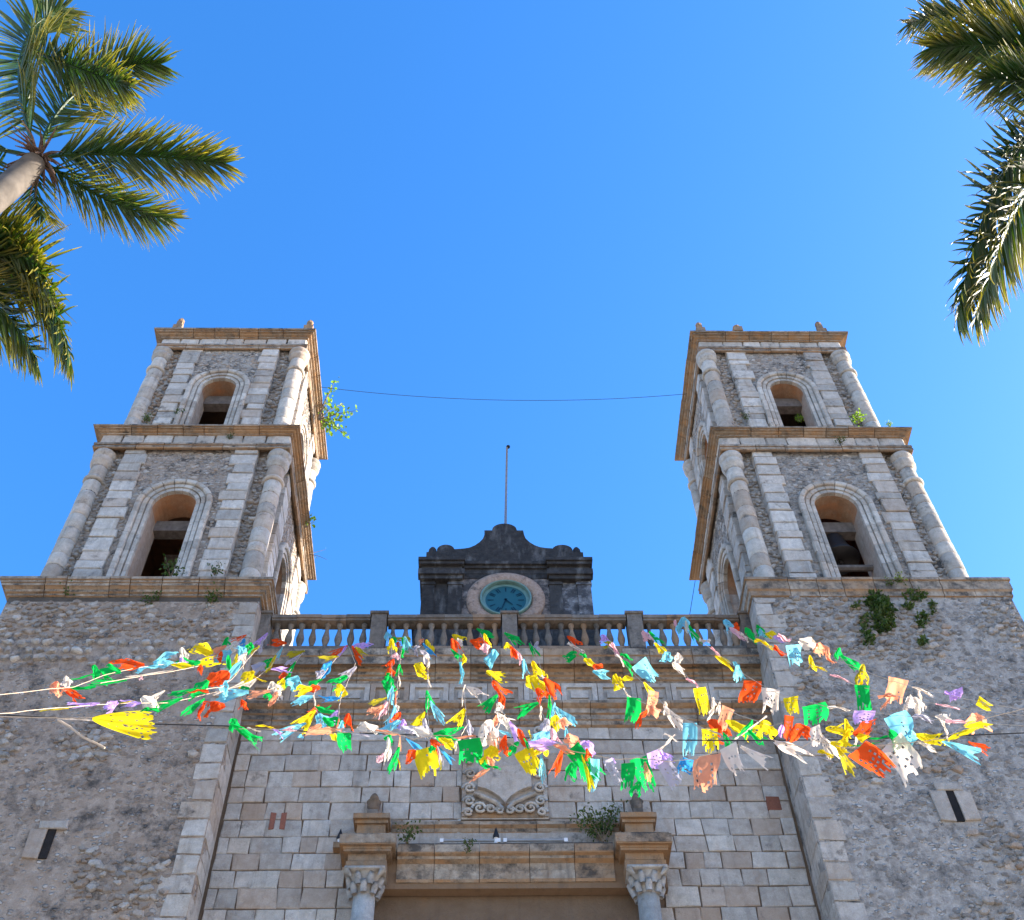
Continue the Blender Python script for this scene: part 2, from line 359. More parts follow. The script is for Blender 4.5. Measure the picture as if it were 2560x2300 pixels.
# ------------------------------------------------------------------ towers
TY = 17.38
def arch_pts(hw, zs, n=14): return [(-hw*math.cos(PI*i/n), zs+hw*math.sin(PI*i/n)) for i in range(n+1)]
def arch_wall(parent, c, k, W, th, z0, z1, hw, zs, zsill, Wc, ub):
    """side wall: corner strips at W, central bay (|u| < ub) standing forward at Wc, arched opening"""
    fr = side_mat(c, k); mb = MB(); ap = arch_pts(hw, zs)
    P = lambda u, d, z: tuple(fr @ Vector((u, -d, z)))
    def face(d, half, m, flip):
        qs = [[P(-half, d, z0), P(-hw, d, z0), P(-hw, d, zs), P(-half, d, zs)], [P(hw, d, z0), P(half, d, z0), P(half, d, zs), P(hw, d, zs)]]
        if zsill > z0: qs.append([P(-hw, d, z0), P(hw, d, z0), P(hw, d, zsill), P(-hw, d, zsill)])
        qs.append([P(-half, d, zs), P(-hw, d, zs), P(-hw, d, z1), P(-half, d, z1)]); qs.append([P(hw, d, zs), P(half, d, zs), P(half, d, z1), P(hw, d, z1)])
        for a, b in zip(ap, ap[1:]): qs.append([P(a[0], d, a[1]), P(b[0], d, b[1]), P(b[0], d, z1), P(a[0], d, z1)])
        for q in qs: mb.add(q, [(3, 2, 1, 0) if flip else (0, 1, 2, 3)], m)
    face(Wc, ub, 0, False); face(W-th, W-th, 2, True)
    for s_ in (-1, 1):
        a, b = sorted((s_*ub, s_*W)); mb.add([P(a, W, z0), P(b, W, z0), P(b, W, z1), P(a, W, z1)], [(0, 1, 2, 3)], 0)
        mb.add([P(s_*ub, Wc, z0), P(s_*ub, W, z0), P(s_*ub, W, z1), P(s_*ub, Wc, z1)], [(0, 1, 2, 3) if s_ > 0 else (3, 2, 1, 0)], 0)
    pts = [(-hw, zsill)]+ap+[(hw, zsill)]
    for a, b in zip(pts, pts[1:]+pts[:1]):
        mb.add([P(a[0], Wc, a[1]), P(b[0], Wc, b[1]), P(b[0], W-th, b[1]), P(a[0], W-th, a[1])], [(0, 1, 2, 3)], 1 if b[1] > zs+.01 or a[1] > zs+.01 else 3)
    return mb.build('wall', [M['panel'], M['reveal'], M['inner'], M['jamb']], parent)

def drum_mesh(prof, n=20, mat='drum'):
    mb = MB(); mb.lathe(prof, n=n); return mkmesh('drum_mesh', mb.v, mb.f, M[mat], True)
DRUM = []
for i in range(4):
    r = random.Random(i+40); e = r.uniform(.93, .965)
    mb = MB(); n = 20; prof = [(e, 0), (1, .06), (1.0+r.uniform(-.01, .015), .5), (1, .94), (e, 1)]; v = []; f = []
    for q, z in prof:
        for a in range(n):
            w = q*(1+r.uniform(-.012, .012)); v.append((w*math.cos(2*PI*a/n), w*math.sin(2*PI*a/n), z))
    for j in range(4):
        for a in range(n): k = (a+1) % n; f.append((j*n+a, j*n+k, (j+1)*n+k, (j+1)*n+a))
    f.append(tuple(range(n-1, -1, -1))); f.append(tuple(4*n+a for a in range(n)))
    DRUM.append(mkmesh('drum_mesh', v, f, M['drum'], True))
RINGM = drum_mesh([(1.0, 0), (1.12, .1), (1.2, .35), (1.2, .6), (1.1, .9), (1.0, 1)], 24)
CAPM = drum_mesh([(1.0, 0), (1.02, .12), (1.22, .2), (1.3, .36), (1.28, .5), (1.12, .56), (1.12, .62), (1.32, .70), (1.38, .84), (1.34, .96), (1.2, 1.0)], 24)
def column(parent, x, y, z0, zr, zrt, zc, zt, r, drumh=0.42):
    col = MB(); col.lathe([(r*.9, z0), (r*.9, zt)], x, y, 12)
    cm = col.build('column', M['joint'], parent)
    z = z0; n = round((zr-z0)/drumh)
    cuts = [z0]+[z0+(zr-z0)*(i+R.uniform(-.18, .18))/n for i in range(1, n)]+[zr]
    for a, b in zip(cuts, cuts[1:]):
        t = 1-0.06*((a-z0)/(zr-z0))
        link('drum', R.choice(DRUM), cm, Matrix.Translation((x+R.uniform(-.006, .006), y+R.uniform(-.006, .006), a)) @ Matrix.Rotation(R.uniform(0, 6), 4, 'Z') @ Matrix.Diagonal((r*t, r*t, b-a-.006, 1)))
    link('ring', RINGM, cm, Matrix.Translation((x, y, zr)) @ Matrix.Diagonal((r*.98, r*.98, zrt-zr, 1)))
    link('drum', R.choice(DRUM), cm, Matrix.Translation((x, y, zrt)) @ Matrix.Diagonal((r*.93, r*.93, zc-zrt-.004, 1)))
    link('capital', CAPM, cm, Matrix.Translation((x, y, zc)) @ Matrix.Diagonal((r*.96, r*.96, zt-zc, 1)))
    return cm

def surround(parent, c, k, W, hw, zs, z0, steps=3, bw=0.34, kind='drum'):
    """stepped archivolt and jambs, split into jamb blocks and voussoirs"""
    fr = side_mat(c, k); core = MB(); core.add([tuple(fr @ Vector((u, -W-.004, z))) for u, z in [(-hw-bw*.9, z0), (-hw, z0), (-hw, zs), (-hw-bw*.9, zs)]], [(0, 1, 2, 3)])
    sp = core.build('window_surround', M['joint'], parent)
    prof = [(0, .0), (0.0, .045), (.24, .045), (.25, .02), (.30, .02), (.31, .07), (.56, .07), (.57, .045), (.63, .045), (.65, .10), (.72, .12), (.95, .12), (1, .09), (1, .0)]
    def piece(f0, f1):
        v = []
        for g in (f0, f1):
            for a, d in prof: p = g(a*bw); v.append(tuple(fr @ Vector((p[0], -W-d, p[1]))))
            for a in (1, 0): p = g(a*bw); v.append(tuple(fr @ Vector((p[0], -W+.05, p[1]))))
        t = len(prof)+2; f = [(j, (j+1) % t, t+(j+1) % t, t+j) for j in range(t)]
        f.append(tuple(range(t-1, -1, -1))); f.append(tuple(range(t, 2*t)))
        return v, f
    n = max(4, round((zs-z0)/.33))
    for s_ in (-1, 1):
        cuts = [z0]+[z0+(zs-z0)*(i+R.uniform(-.2, .2))/n for i in range(1, n)]+[zs]
        for a, b in zip(cuts, cuts[1:]):
            ex = R.uniform(-.01, .01); e2 = R.choice((0, 0, 0, R.uniform(0, .05)))
            v, f = piece(lambda q, a=a: (s_*(hw+q*(1+e2)+ex*0), a+.004), lambda q, b=b: (s_*(hw+q*(1+e2)), b-.004))
            link('jamb_block', mkmesh('jamb_block', v, f if s_ > 0 else [tuple(reversed(q)) for q in f], M[kind]), sp)
    nv = 9
    for i in range(nv):
        a0 = PI*i/nv+.012; a1 = PI*(i+1)/nv-.012; sub = 3; v = []; t = len(prof)+2; f = []
        for j in range(sub+1):
            an = a0+(a1-a0)*j/sub
            for a, d in prof: rr = hw+a*bw; v.append(tuple(fr @ Vector((rr*math.cos(an), -W-d, zs+rr*math.sin(an)))))
            for a in (1, 0): rr = hw+a*bw; v.append(tuple(fr @ Vector((rr*math.cos(an), -W+.05, zs+rr*math.sin(an)))))
        for j in range(sub):
            f += [(j*t+q, j*t+(q+1) % t, (j+1)*t+(q+1) % t, (j+1)*t+q) for q in range(t)]
        f.append(tuple(range(t-1, -1, -1))); f.append(tuple(sub*t+q for q in range(t)))
        link('voussoir', mkmesh('voussoir', v, f, M[kind]), sp)

def stage(tower, c, W, z0, ztop_wall, pil, arch, cols, zring, low, up, hwc, vis, th=0.55, o_low=2.2, hf=2.1, Wc=2.0, beam=(15.85, 21.08, 21.40)):
    """one belfry stage: walls with arches, pilasters, corner columns, double cornice"""
    hw, zs = arch; zf = z0
    inner = 1 if c[0] < 0 else 3
    for k in range(4):
        w = arch_wall(tower, c, k, W, th, z0-.05, ztop_wall, hw, zs, z0-.05, Wc, pil[1]-.02)
        fr = side_mat(c, k)
        if k in vis:
            def ok(u, z, s_):
                if abs(u) < hw+.30+s_ and z < zs: return False
                if z >= zs and math.hypot(u, z-zs) < hw+.30+s_*.8: return False
                if abs(u) > pil[0]-.02-s_*.2 and abs(u) < pil[1]: return False
                return abs(u) < cols[0]-cols[1]-s_
            scatter_rubble(w, fr, Wc, -pil[0]-.05, pil[0]+.05, z0, ztop_wall, .115, ok, 110 if k == 0 else 60, (.004, .022), 1.0, .0)
            scatter_rubble(w, fr, W, -W+.05, -pil[1]+.1, z0, ztop_wall, .12, lambda u, z, s_: abs(u) > pil[1]+.03, 20)
            scatter_rubble(w, fr, W, pil[1]-.1, W-.05, z0, ztop_wall, .12, lambda u, z, s_: abs(u) > pil[1]+.03, 20)
        # pilasters of squared blocks with ragged edges
        for s_ in (-1, 1):
            core = MB(); a, b = sorted((s_*pil[0], s_*pil[1])); P = [tuple(fr @ Vector(q)) for q in ((a+.03, -Wc-.01, z0), (b-.03, -Wc-.01, z0), (b-.03, -Wc-.01, ztop_wall), (a+.03, -Wc-.01, ztop_wall))]
            core.add(P, [(0, 1, 2, 3)]); pp = core.build('pilaster', M['joint'], tower)
            n = round((ztop_wall-z0)/.32); cuts = [z0]+[z0+(ztop_wall-z0)*(i+R.uniform(-.2, .2))/n for i in range(1, n)]+[ztop_wall]
            for i, (q0, q1) in enumerate(zip(cuts, cuts[1:])):
                inn = R.uniform(-.02, .07)+(0.05 if i % 2 else 0)
                u0, u1 = (a-inn if s_ > 0 else a), (b+inn if s_ < 0 else b)
                kd = 'pale' if R.random() < .8 else 'drum'
                put_block('stone_block', pp, fr, u0, u1, q0, q1, Wc+.06, .22, kd, .014, .016)
        surround(tower, c, k, Wc-.02, hw-.012, zs, z0)
        # timber headers in the openings
        bz = zs+.02
        if k == 0:
            bm = MB(); bm.box(c[0]-hw-.05, c[0]+hw+.05, beam[0], beam[0]+.24, beam[1], beam[2])
            bm.build('timber_beam', M['wood'], tower)
    # chamber floor, ceiling
    mb = MB(); q = W-th+.01; mb.box(c[0]-q, c[0]+q, c[1]-q, c[1]+q, ztop_wall-.25, ztop_wall, 0); mb.build('chamber_ceiling', M['inner'], tower)
    mb = MB(); mb.box(c[0]-q, c[0]+q, c[1]-q, c[1]+q, z0-.2, z0-.06, 0); mb.build('chamber_floor', M['mortar'], tower)
    for sx in (-1, 1):
        for sy in (-1, 1):
            column(tower, c[0]+sx*cols[0], c[1]+sy*cols[0], z0, zring[0], zring[1], zring[2], low[0], cols[1])
    # entablature: architrave moulding, frieze blocks, crowning cornice
    W_ = W-.012; lo = MB(); lo.box(c[0]-W_, c[0]+W_, c[1]-W_, c[1]+W_, low[0]+.02, up[1]-.06); ent = lo.build('entablature', M['joint'], tower)
    h = low[1]-low[0]; o2 = o_low-W; zs_ = low[2]
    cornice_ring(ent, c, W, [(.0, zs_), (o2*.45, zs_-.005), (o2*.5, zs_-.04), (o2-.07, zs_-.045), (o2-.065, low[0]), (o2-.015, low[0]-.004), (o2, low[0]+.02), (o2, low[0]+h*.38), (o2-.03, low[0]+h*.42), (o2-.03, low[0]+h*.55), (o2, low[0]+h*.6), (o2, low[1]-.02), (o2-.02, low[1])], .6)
    for k in range(4):
        fr = side_mat(c, k); fw = hf; n = round(2*fw/.5)
        cuts = [-fw]+[-fw+2*fw*(i+R.uniform(-.2, .2))/n for i in range(1, n)]+[fw]
        for a, b in zip(cuts, cuts[1:]): put_block('frieze_block', ent, fr, a, b, low[1], up[0]+.03, fw, .4, 'pale', .008, .006)
    h = up[1]-up[0]; o3 = hwc-W; q_ = hf-W+.01
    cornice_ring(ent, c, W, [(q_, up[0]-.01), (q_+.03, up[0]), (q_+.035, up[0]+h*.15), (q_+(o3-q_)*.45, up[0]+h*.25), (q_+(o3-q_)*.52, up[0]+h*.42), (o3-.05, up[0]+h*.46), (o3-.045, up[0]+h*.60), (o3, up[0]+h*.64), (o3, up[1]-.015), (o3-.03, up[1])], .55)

def bell(parent_c, z, scale):
    mb = MB(); s_ = scale
    mb.lathe([(s_*.42, 0), (s_*.43, s_*.04), (s_*.36, s_*.16), (s_*.29, s_*.34), (s_*.25, s_*.55), (s_*.23, s_*.68), (s_*.15, s_*.76), (s_*.04, s_*.79)], 0, 0, 24)
    return mb
BODYHW = {-1: 2.33, 1: 2.45}
def tower(sx):
    side = 'left' if sx < 0 else 'right'
    c = (7.0*sx, TY); T = thing('bell_tower', f'{"left" if sx<0 else "right"} weathered limestone bell tower with two arched belfry stages and corner columns', 'bell tower', (c[0], c[1], 0), 'twin bell towers of the church')
    T.location = (0, 0, 0)
    hb = BODYHW[sx]; vis = (0, 1) if sx < 0 else (0, 3); kin = vis[1]
    # --- lower body
    mb = MB(); mb.box(c[0]-hb, c[0]+hb, c[1]-hb, c[1]+hb, 0, 18.002); body = mb.build('wall', M['mortar'], T)
    qw = .42
    def okb(u, z, s_):
        e = hb-abs(u)
        if kin == 1 and u > hb-qw+.03: return False
        if kin == 3 and u < -hb+qw-.03: return False
        if kin == 3 and -.52 < u < .2 and 12.75 < z < 13.75: return False
        if kin == 1 and -.3 < u < .55 and z < 13.3: return False
        if kin == 1 and 16.42 < z < 17.02 and u < hb-.8: return False
        return True
    scatter_rubble(body, side_mat(c, 0), hb, -hb, hb, 11.0, 18.0, .15, okb, 230, (.012, .055), 1.0, -.06 if sx < 0 else -.02)
    if sx < 0:   # two courses of round cobbles
        for zc, off in ((16.92, 0), (16.72, .09), (16.53, .03)):
            u = -hb+.1+off
            while u < hb-.85:
                w = R.uniform(.15, .24)
                if R.random() < .85:
                    link('cobble', R.choice(DOMEM['pale' if R.random() < .35 else 'rubble']), body, side_mat(c, 0) @ Matrix.Translation((u+w/2, -hb+.03, zc+R.uniform(-.02, .02))) @ Matrix.Rotation(R.uniform(-.3, .3), 4, 'Y') @ Matrix.Diagonal((w*1.02, .22, R.uniform(.14, .18), 1)))
                u += w+R.uniform(.0, .04)
    # corner quoins towards the facade
    z = 10.8; i = 0; frb = side_mat(c, 0); s_ = 1 if kin == 1 else -1
    while z < 17.9:
        h = min(R.uniform(.3, .42), 17.97-z); w = (.44 if i % 2 else .34)+R.uniform(-.07, .09)
        a, b = sorted((s_*(hb+.008), s_*(hb-w)))
        d = .62
        m = frb @ Matrix.Translation(((a+b)/2, -(hb+.012)+d/2, z+h/2)) @ Matrix.Diagonal((b-a, d, h-.007, 1))
        link('quoin_block', R.choice(BLK['pale' if R.random() < .25 else ('drum' if R.random() < .6 else 'ashlar')]), body, m); z += h; i += 1
    # --- string cornice on top of the body
    a = 2.549; W = hb; zb_ = 18.12 if sx < 0 else 18.0
    lo = MB(); lo.box(c[0]-hb, c[0]+hb, c[1]-hb, c[1]+hb, 18.0, 18.44); ent = lo.build('base_cornice', M['joint'], T)
    o = a-W
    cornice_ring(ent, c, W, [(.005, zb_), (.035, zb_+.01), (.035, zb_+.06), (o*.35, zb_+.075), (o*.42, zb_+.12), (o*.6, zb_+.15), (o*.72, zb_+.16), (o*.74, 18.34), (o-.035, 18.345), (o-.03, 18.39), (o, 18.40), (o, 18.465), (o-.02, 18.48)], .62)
    # --- stages
    stage(T, c, 1.94, 18.48, 23.38, (1.0, 1.48), (.47, 21.30), (1.93, .205), (22.14, 22.27, 22.66), (23.19, 23.40, 23.34), (23.76, 23.93), 2.326, vis, .6, o_low=2.19, hf=2.12, Wc=2.05)
    stage(T, c, 1.75, 23.93, 28.3, (.80, 1.24), (.425, 26.26), (1.74, .205), (27.03, 27.15, 27.58), (28.0, 28.25, 28.22), (28.56, 28.78), 2.094, vis, .5, o_low=1.93, hf=1.87, Wc=1.83, beam=(15.95, 26.15, 26.5))
    mb = MB(); mb.box(c[0]-1.68, c[0]+1.68, c[1]-1.68, c[1]+1.68, 28.7, 28.76); mb.build('roof', M['black'], T)
    return T, c
TL, cL = tower(-1); TR, cR = tower(1)

# stubs of broken finials on the tower tops
def stub(x, y, z, k, label):
    mb = MB(); mb.box(x-.12, x+.12, y-.10, y+.12, z, z+.2); o = mb.build('finial_stub', M['cornice']); tag(o, label, 'finial', 'finial stubs on the tower tops')
    h = [.62, .56, .56, .64, .36][k]
    b = MB(); b.box(x-.07, x+.07, y-.07, y+.07, z+.2, z+h*.7); b.lathe([(.085, z+h*.7), (.09, z+h*.85), (.05, z+h)], x, y, 8); b.build('finial_cap', M['cornice'], o)
stub(-8.53, 15.40, 28.77, 0, 'taller broken finial on the left end of the left tower top')
stub(-5.12, 15.40, 28.77, 1, 'square stone finial on the right front corner of the left tower top')
stub(5.22, 15.40, 28.77, 2, 'block finial on the left front corner of the right tower top')
stub(8.45, 15.40, 28.77, 3, 'small eroded finial near the right end of the right tower top')
stub(6.2, 15.36, 28.77, 4, 'low stone stub between the two finials of the right tower top')

# bells
def bellthing(c, y, z, s_, label):
    o = thing('bell', label, 'bell', (c[0], y, z)); 
    b = bell(c, z, s_); b.build('bell_body', M['iron'], o, True)
    y_ = MB(); y_.box(-.5*s_, .5*s_, -.09, .09, s_*.82, s_*1.0); y_.box(-.05, .05, -.05, .05, s_*.76, s_*.84); y_.build('yoke', M['wood'], o)
    k = MB(); k.tube([(0, 0, s_*.5), (0, 0, -.02)], .02); k.lathe([(.03, -.1), (.055, -.05), (.03, 0)], 0, 0, 8); k.build('clapper', M['iron'], o, True)
bellthing((cR[0]-.02, 0), 16.05, 20.35, .98, 'dark bronze bell hanging in the lower arch of the right tower')
bellthing((cL[0]+.05, 0), 16.75, 20.4, .85, 'shadowed bell deep inside the lower arch of the left tower')
mb = MB(); mb.tube([(6.5, 15.75, 19.78), (7.5, 15.78, 19.82)], .07, 8)
tag(mb.build('timber_pole', M['wood']), 'round timber bar across the foot of the lower arch of the right tower', 'beam')

# ------------------------------------------------------------------ facade between the towers
F = thing('church_facade', 'grey ashlar church front between the towers with moulded cornice and panelled frieze', 'church')
YW = 15.70; XL, XR = -4.68, 4.56
fw_ = MB(); fw_.box(XL, XR, YW, YW+1.0, 0, 17.05); wall = fw_.build('wall', M['joint'], F)
I4 = Matrix.Identity(4)
SH = (-.83, .57, 13.56, 15.55)   # carved coat of arms
z = 11.0; row = 0; cnt = 0
while z < 15.46:
    h = min(.325+R.uniform(-.03, .03), 15.5-z)
    if 15.5-(z+h) < .15: h = 15.5-z
    x = XL+.06; first = True
    while x < XR-.06:
        w = R.choice((R.uniform(.26, .4), R.uniform(.36, .5), R.uniform(.48, .62)));
        if first: w = R.uniform(.15, .45); first = False
        if XR-.06-(x+w) < .2: w = XR-.06-x
        x1 = x+w
        segs = [(x, x1)]
        if z+h > SH[2] and z < SH[3]:
            if x < SH[0] < x1: segs = [(x, SH[0])]; x1 = SH[1]
            elif SH[0] <= x < SH[1]: segs = []; x1 = SH[1]
        for a, b in segs:
            if b-a > .06:
                kd = 'ashlar' if R.random() < .86 else ('drum' if R.random() < .7 else 'pale')
                if z+h > 11.35 and not (z+h < 12.9 and -2.6 < a and b < 2.35):
                    o = put_block('stone_block', wall, I4, a, b, z, z+h, -YW+.035, .12, kd, R.uniform(.006, .011), .007, .008)
                    cnt += 1
        x = x1
    z += h; row += 1
mb = MB(); mb.box(XL, XR, YW-.02, YW, 0, 11.0); mb.build('lower_wall', M['ashlar'], F)
for bx, bz in ((-3.83, 13.55), (-3.66, 13.55)):
    put_block('brick', wall, I4, bx-.045, bx+.045, bz-.16, bz+.16, -YW+.052, .06, 'brick')
put_block('brick', wall, I4, 4.12, 4.36, 13.72, 14.0, -YW+.05, .06, 'brick')
# string course, frieze with sunk panels, main cornice
ent = MB(); ent.box(XL, XR, YW-.03, YW+.9, 15.5, 17.08); ent = ent.build('entablature', M['joint'], F)
straight_moulding(ent, XL, XR, YW-.03, [(.01, 15.47), (.05, 15.5), (.06, 15.58), (.08, 15.6), (.08, 15.7), (.11, 15.72), (.11, 15.82), (.15, 15.84), (.19, 15.88), (.19, 15.94), (.1, 15.97)], .62, 'cornice')
# frieze panels: frame pieces around sunk fields
px = [XL+.03]
for a in (-3.9, -3.18, -2.5, -1.8, -1.1, -.41, .23, .9, 1.55, 2.25, 2.87, 3.55): px.append(a)
px.append(XR-.03)
for i, (a, b) in enumerate(zip(px, px[1:])):
    pn = MB(); a += .006; b -= .006; y0 = YW-.075
    pn.box(a, b, YW-.05, YW, 15.975, 16.46)
    for q in ((a, a+.09, 15.975, 16.46), (b-.09, b, 15.975, 16.46), (a+.09, b-.09, 15.975, 16.06), (a+.09, b-.09, 16.37, 16.46)): pn.box(q[0], q[1], y0-.02, YW-.05, q[2], q[3])
    if i not in (0, 12) or True:
        pn.box(a+.16, b-.16, y0-.005, YW-.05, 16.13, 16.30)
    pn.build('frieze_panel', M['ashlar'], ent)
straight_moulding(ent, XL, XR, YW-.03, [(.02, 16.46), (.045, 16.475), (.045, 16.53), (.075, 16.55), (.075, 16.61), (.11, 16.63), (.11, 16.70), (.15, 16.73), (.15, 16.79), (.24, 16.80), (.245, 16.75), (.275, 16.74), (.275, 16.92), (.30, 16.94), (.30, 17.10), (.24, 17.13)], .66)
mb = MB(); mb.box(XL, XR, YW+.0, YW+9, 17.0, 17.06); mb.build('roof', M['black'], F)

# carved coat of arms
arms = MB(); arms.box(SH[0], SH[1], YW-.05, YW+.02, SH[2], SH[3]); arms = arms.build('coat_of_arms', M['ashlar'], F)
rb_ = MB(); rb_.box(SH[0]+.1, SH[1]-.1, YW-.058, YW-.05, 13.585, 13.86); rb_.build('rust_stained_ground', M['cornice'], arms)
cx = -.13
def extr(poly, y0, y1):
    n = len(poly); v = [(x, y0, z) for x, z in poly]+[(x, y1, z) for x, z in poly]
    f = [tuple(range(n)), tuple(range(2*n-1, n-1, -1))]+[(i, n+i, n+(i+1) % n, (i+1) % n) for i in range(n)]
    return v, f
sh = MB(); poly = [(cx-.42, 14.62), (cx-.44, 14.15)]+[(cx-.44+.44*t, 14.15-.28*t**1.6) for t in (.3, .55, .8)]+[(cx, 13.83)]+[(cx+.44-.44*t, 14.15-.28*t**1.6) for t in (.8, .55, .3)]+[(cx+.44, 14.15), (cx+.42, 14.62), (cx+.1, 14.58), (cx, 14.66), (cx-.1, 14.58)]
poly = poly[::-1]
v, f = extr(poly, YW-.13, YW-.05); sh.add(v, f); sh.build('shield', M['pale'], arms)
def scroll(x, z, r, d=1, turns=1.4, w=.03):
    pts = []
    for i in range(18):
        t = i/17; a = t*turns*2*PI; rr = r*(1-.8*t); pts.append((x+d*rr*math.cos(a), YW-.085-.03*t, z+rr*math.sin(a)))
    s_ = MB(); s_.tube(pts, [w*(1-.35*i/17) for i in range(18)], 6); s_.lathe([(r*.17, 0), (r*.14, .03), (.01, .05)], 0, 0, 8)
    n0 = len(s_.v)-24
    for i in range(n0, len(s_.v)): a = s_.v[i]; s_.v[i] = (x+a[0], YW-.09-a[2], z+a[1])
    s_.build('scroll', M['drum'], arms, True)
for s_ in (-1, 1):
    for dx, dz, r in ((.60, 14.72, .10), (.57, 14.43, .105), (.58, 14.14, .11), (.58, 13.88, .10), (.60, 13.66, .085), (.41, 13.74, .125), (.24, 13.72, .09), (.09, 13.69, .075), (.60, 15.35, .10), (.56, 15.05, .09)):
        scroll(cx+s_*dx, dz, r, s_)
    p = MB(); p.tube([(cx+s_*.04, YW-.1, 13.72), (cx+s_*.14, YW-.12, 13.83), (cx+s_*.32, YW-.12, 13.93), (cx+s_*.5, YW-.1, 14.02)], .04, 6); p.build('leaf_carving', M['drum'], arms, True)
    p = MB(); p.box(cx+s_*.66-.03, cx+s_*.66+.03, YW-.08, YW-.05, 13.6, 15.5); p.build('frame_strip', M['ashlar'], arms)
p = MB(); p.lathe([(.2, 15.0), (.26, 15.06), (.22, 15.16), (.3, 15.32), (.28, 15.36)], cx, YW-.02, 14); p.build('crown', M['drum'], arms, True)

# portal aedicule under the coat of arms
PX = ((-2.66, -1.79, -2.225), (1.52, 2.40, 1.96))
P = link('portal_entablature', mkmesh('portal_core', *(lambda b: (b.v, b.f))((lambda b: (b.box(-2.5, 2.3, 15.5, YW-.02, 12.2, 12.85), b)[1])(MB())), M['joint']), F)
prof_l = lambda o: [(o-.14, 12.30), (o-.12, 12.34), (o-.12, 12.48), (o-.15, 12.50), (o-.14, 12.62), (o-.07, 12.66), (o-.06, 12.70), (o-.01, 12.72), (o, 12.74), (o, 12.87), (o-.03, 12.91)]
straight_moulding(P, -1.79, 1.52, YW, prof_l(.36), .62, 'cornice')
for a, b, cxp in PX:
    straight_moulding(P, a+.25, b-.25, YW, [(q+.25, z_) for q, z_ in prof_l(.35)], 2, 'cornice', 'ressaut_block', (False, False))
    mb = MB(); k = 0
    pr = prof_l(.35)
    for (q0, z0_), (q1, z1_) in zip(pr, pr[1:]):
        mb.box(a+.36-q1, b-.36+q1, YW-.26-q1, YW-.04, z0_, z1_+.001)
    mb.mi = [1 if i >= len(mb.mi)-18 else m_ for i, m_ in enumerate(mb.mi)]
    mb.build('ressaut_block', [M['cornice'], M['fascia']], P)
    # pedestal on the ressaut
    pd = MB(); pd.box(cxp-.22, cxp+.22, 15.40, YW, 12.91, 13.28); pd.box(cxp-.26, cxp+.26, 15.36, YW, 13.28, 13.34); pd.box(cxp-.285, cxp+.285, 15.31, YW, 13.34, 13.43); pd.box(cxp-.26, cxp+.26, 15.37, YW, 12.91, 12.99)
    pd.build('pedestal', M['cornice'], P)
    # leafy capital and shaft below
    cp = MB(); cp.lathe([(.17, 11.95), (.16, 12.0), (.2, 12.1), (.27, 12.26), (.28, 12.3)], cxp, 15.38, 16)
    for rw, (zz, rr) in enumerate(((12.0, .185), (12.12, .215))):
        for i in range(8):
            a_ = 2*PI*(i+.5*rw)/8; ca, sa = math.cos(a_), math.sin(a_)
            cp.tube([(cxp+rr*ca, 15.38+rr*sa, zz-.05), (cxp+(rr+.03)*ca, 15.38+(rr+.03)*sa, zz+.05), (cxp+(rr+.075)*ca, 15.38+(rr+.075)*sa, zz+.11), (cxp+(rr+.085)*ca, 15.38+(rr+.085)*sa, zz+.08)], [.05, .055, .035, .012], 6)
    for sx_ in (-1, 1): cp.tube([(cxp+sx_*.2, 15.14, 12.18), (cxp+sx_*.28, 15.08, 12.24), (cxp+sx_*.25, 15.1, 12.28)], [.02, .05, .03], 6)
    cp.box(cxp-.3, cxp+.3, 15.08, YW-.03, 12.262, 12.31)
    cp.build('capital', M['pale'], F, True)
    sf = MB(); sf.lathe([(.2, 1.0), (.19, 6), (.165, 11.95)], cxp, 15.38, 20); sf.build('column', M['drum'], F, True)
straight_moulding(P, -1.93, 1.68, YW, [(.02, 13.30), (.04, 13.33), (.06, 13.38), (.11, 13.42), (.11, 13.48), (.05, 13.50)], .7, 'cornice', 'string_block')
mb = MB(); mb.box(-1.93, 1.68, YW-.05, YW, 12.9, 13.3); mb.build('plain_band', M['pale'], P)
# church door far below
mb = MB(); mb.box(-1.3, 1.3, 15.6, YW-.022, 0, 5.0); d = mb.build('door', M['wood'], F)
for k in range(6): b = MB(); b.box(-1.15+k*.4, -.85+k*.4, 15.56, 15.6, .4, 4.6); b.build('door_panel', M['wood'], d)

def urn(x, y, z, s_, label):
    o = thing('stone_urn', label, 'urn', (x, y, z), 'urns on the portal pedestals')
    b = MB(); b.box(-.13*s_, .13*s_, -.13*s_, .13*s_, 0, .06*s_); b.box(-.1*s_, .1*s_, -.1*s_, .1*s_, .06*s_, .2*s_); b.build('plinth', M['balus'], o)
    b = MB(); b.lathe([(.07*s_, .2*s_), (.10*s_, .24*s_), (.125*s_, .32*s_), (.12*s_, .4*s_), (.14*s_, .42*s_), (.11*s_, .45*s_)], n=14); b.build('bowl', M['balus'], o, True)
    b = MB(); b.lathe([(.09*s_, .45*s_), (.085*s_, .53*s_), (.05*s_, .6*s_), (.01, .64*s_)], n=14); b.build('lid', M['balus'], o, True)
urn(-2.23, 15.52, 13.43, .85, 'weathered stone urn on the left portal pedestal'); urn(1.98, 15.5, 13.43, .8, 'dark domed stone urn on the right portal pedestal beside the bush')
def fixture(x0, x1, label):
    b = MB(); b.tube([(x0, 15.42, 12.99), (x1, 15.42, 12.99)], .022, 8); o = b.build('tube_lamp', M['tubel']); tag(o, label, 'lamp', 'tube lamps along the portal ledge')
    for x in (x0, x1): e = MB(); e.box(x-.028, x+.028, 15.39, 15.45, 12.945, 13.012); e.build('lamp_socket', M['white'], o)
fixture(-1.12, -.24, 'left of two thin grey tube lamps on the portal ledge'); fixture(-.14, .80, 'right of two thin grey tube lamps on the portal ledge')
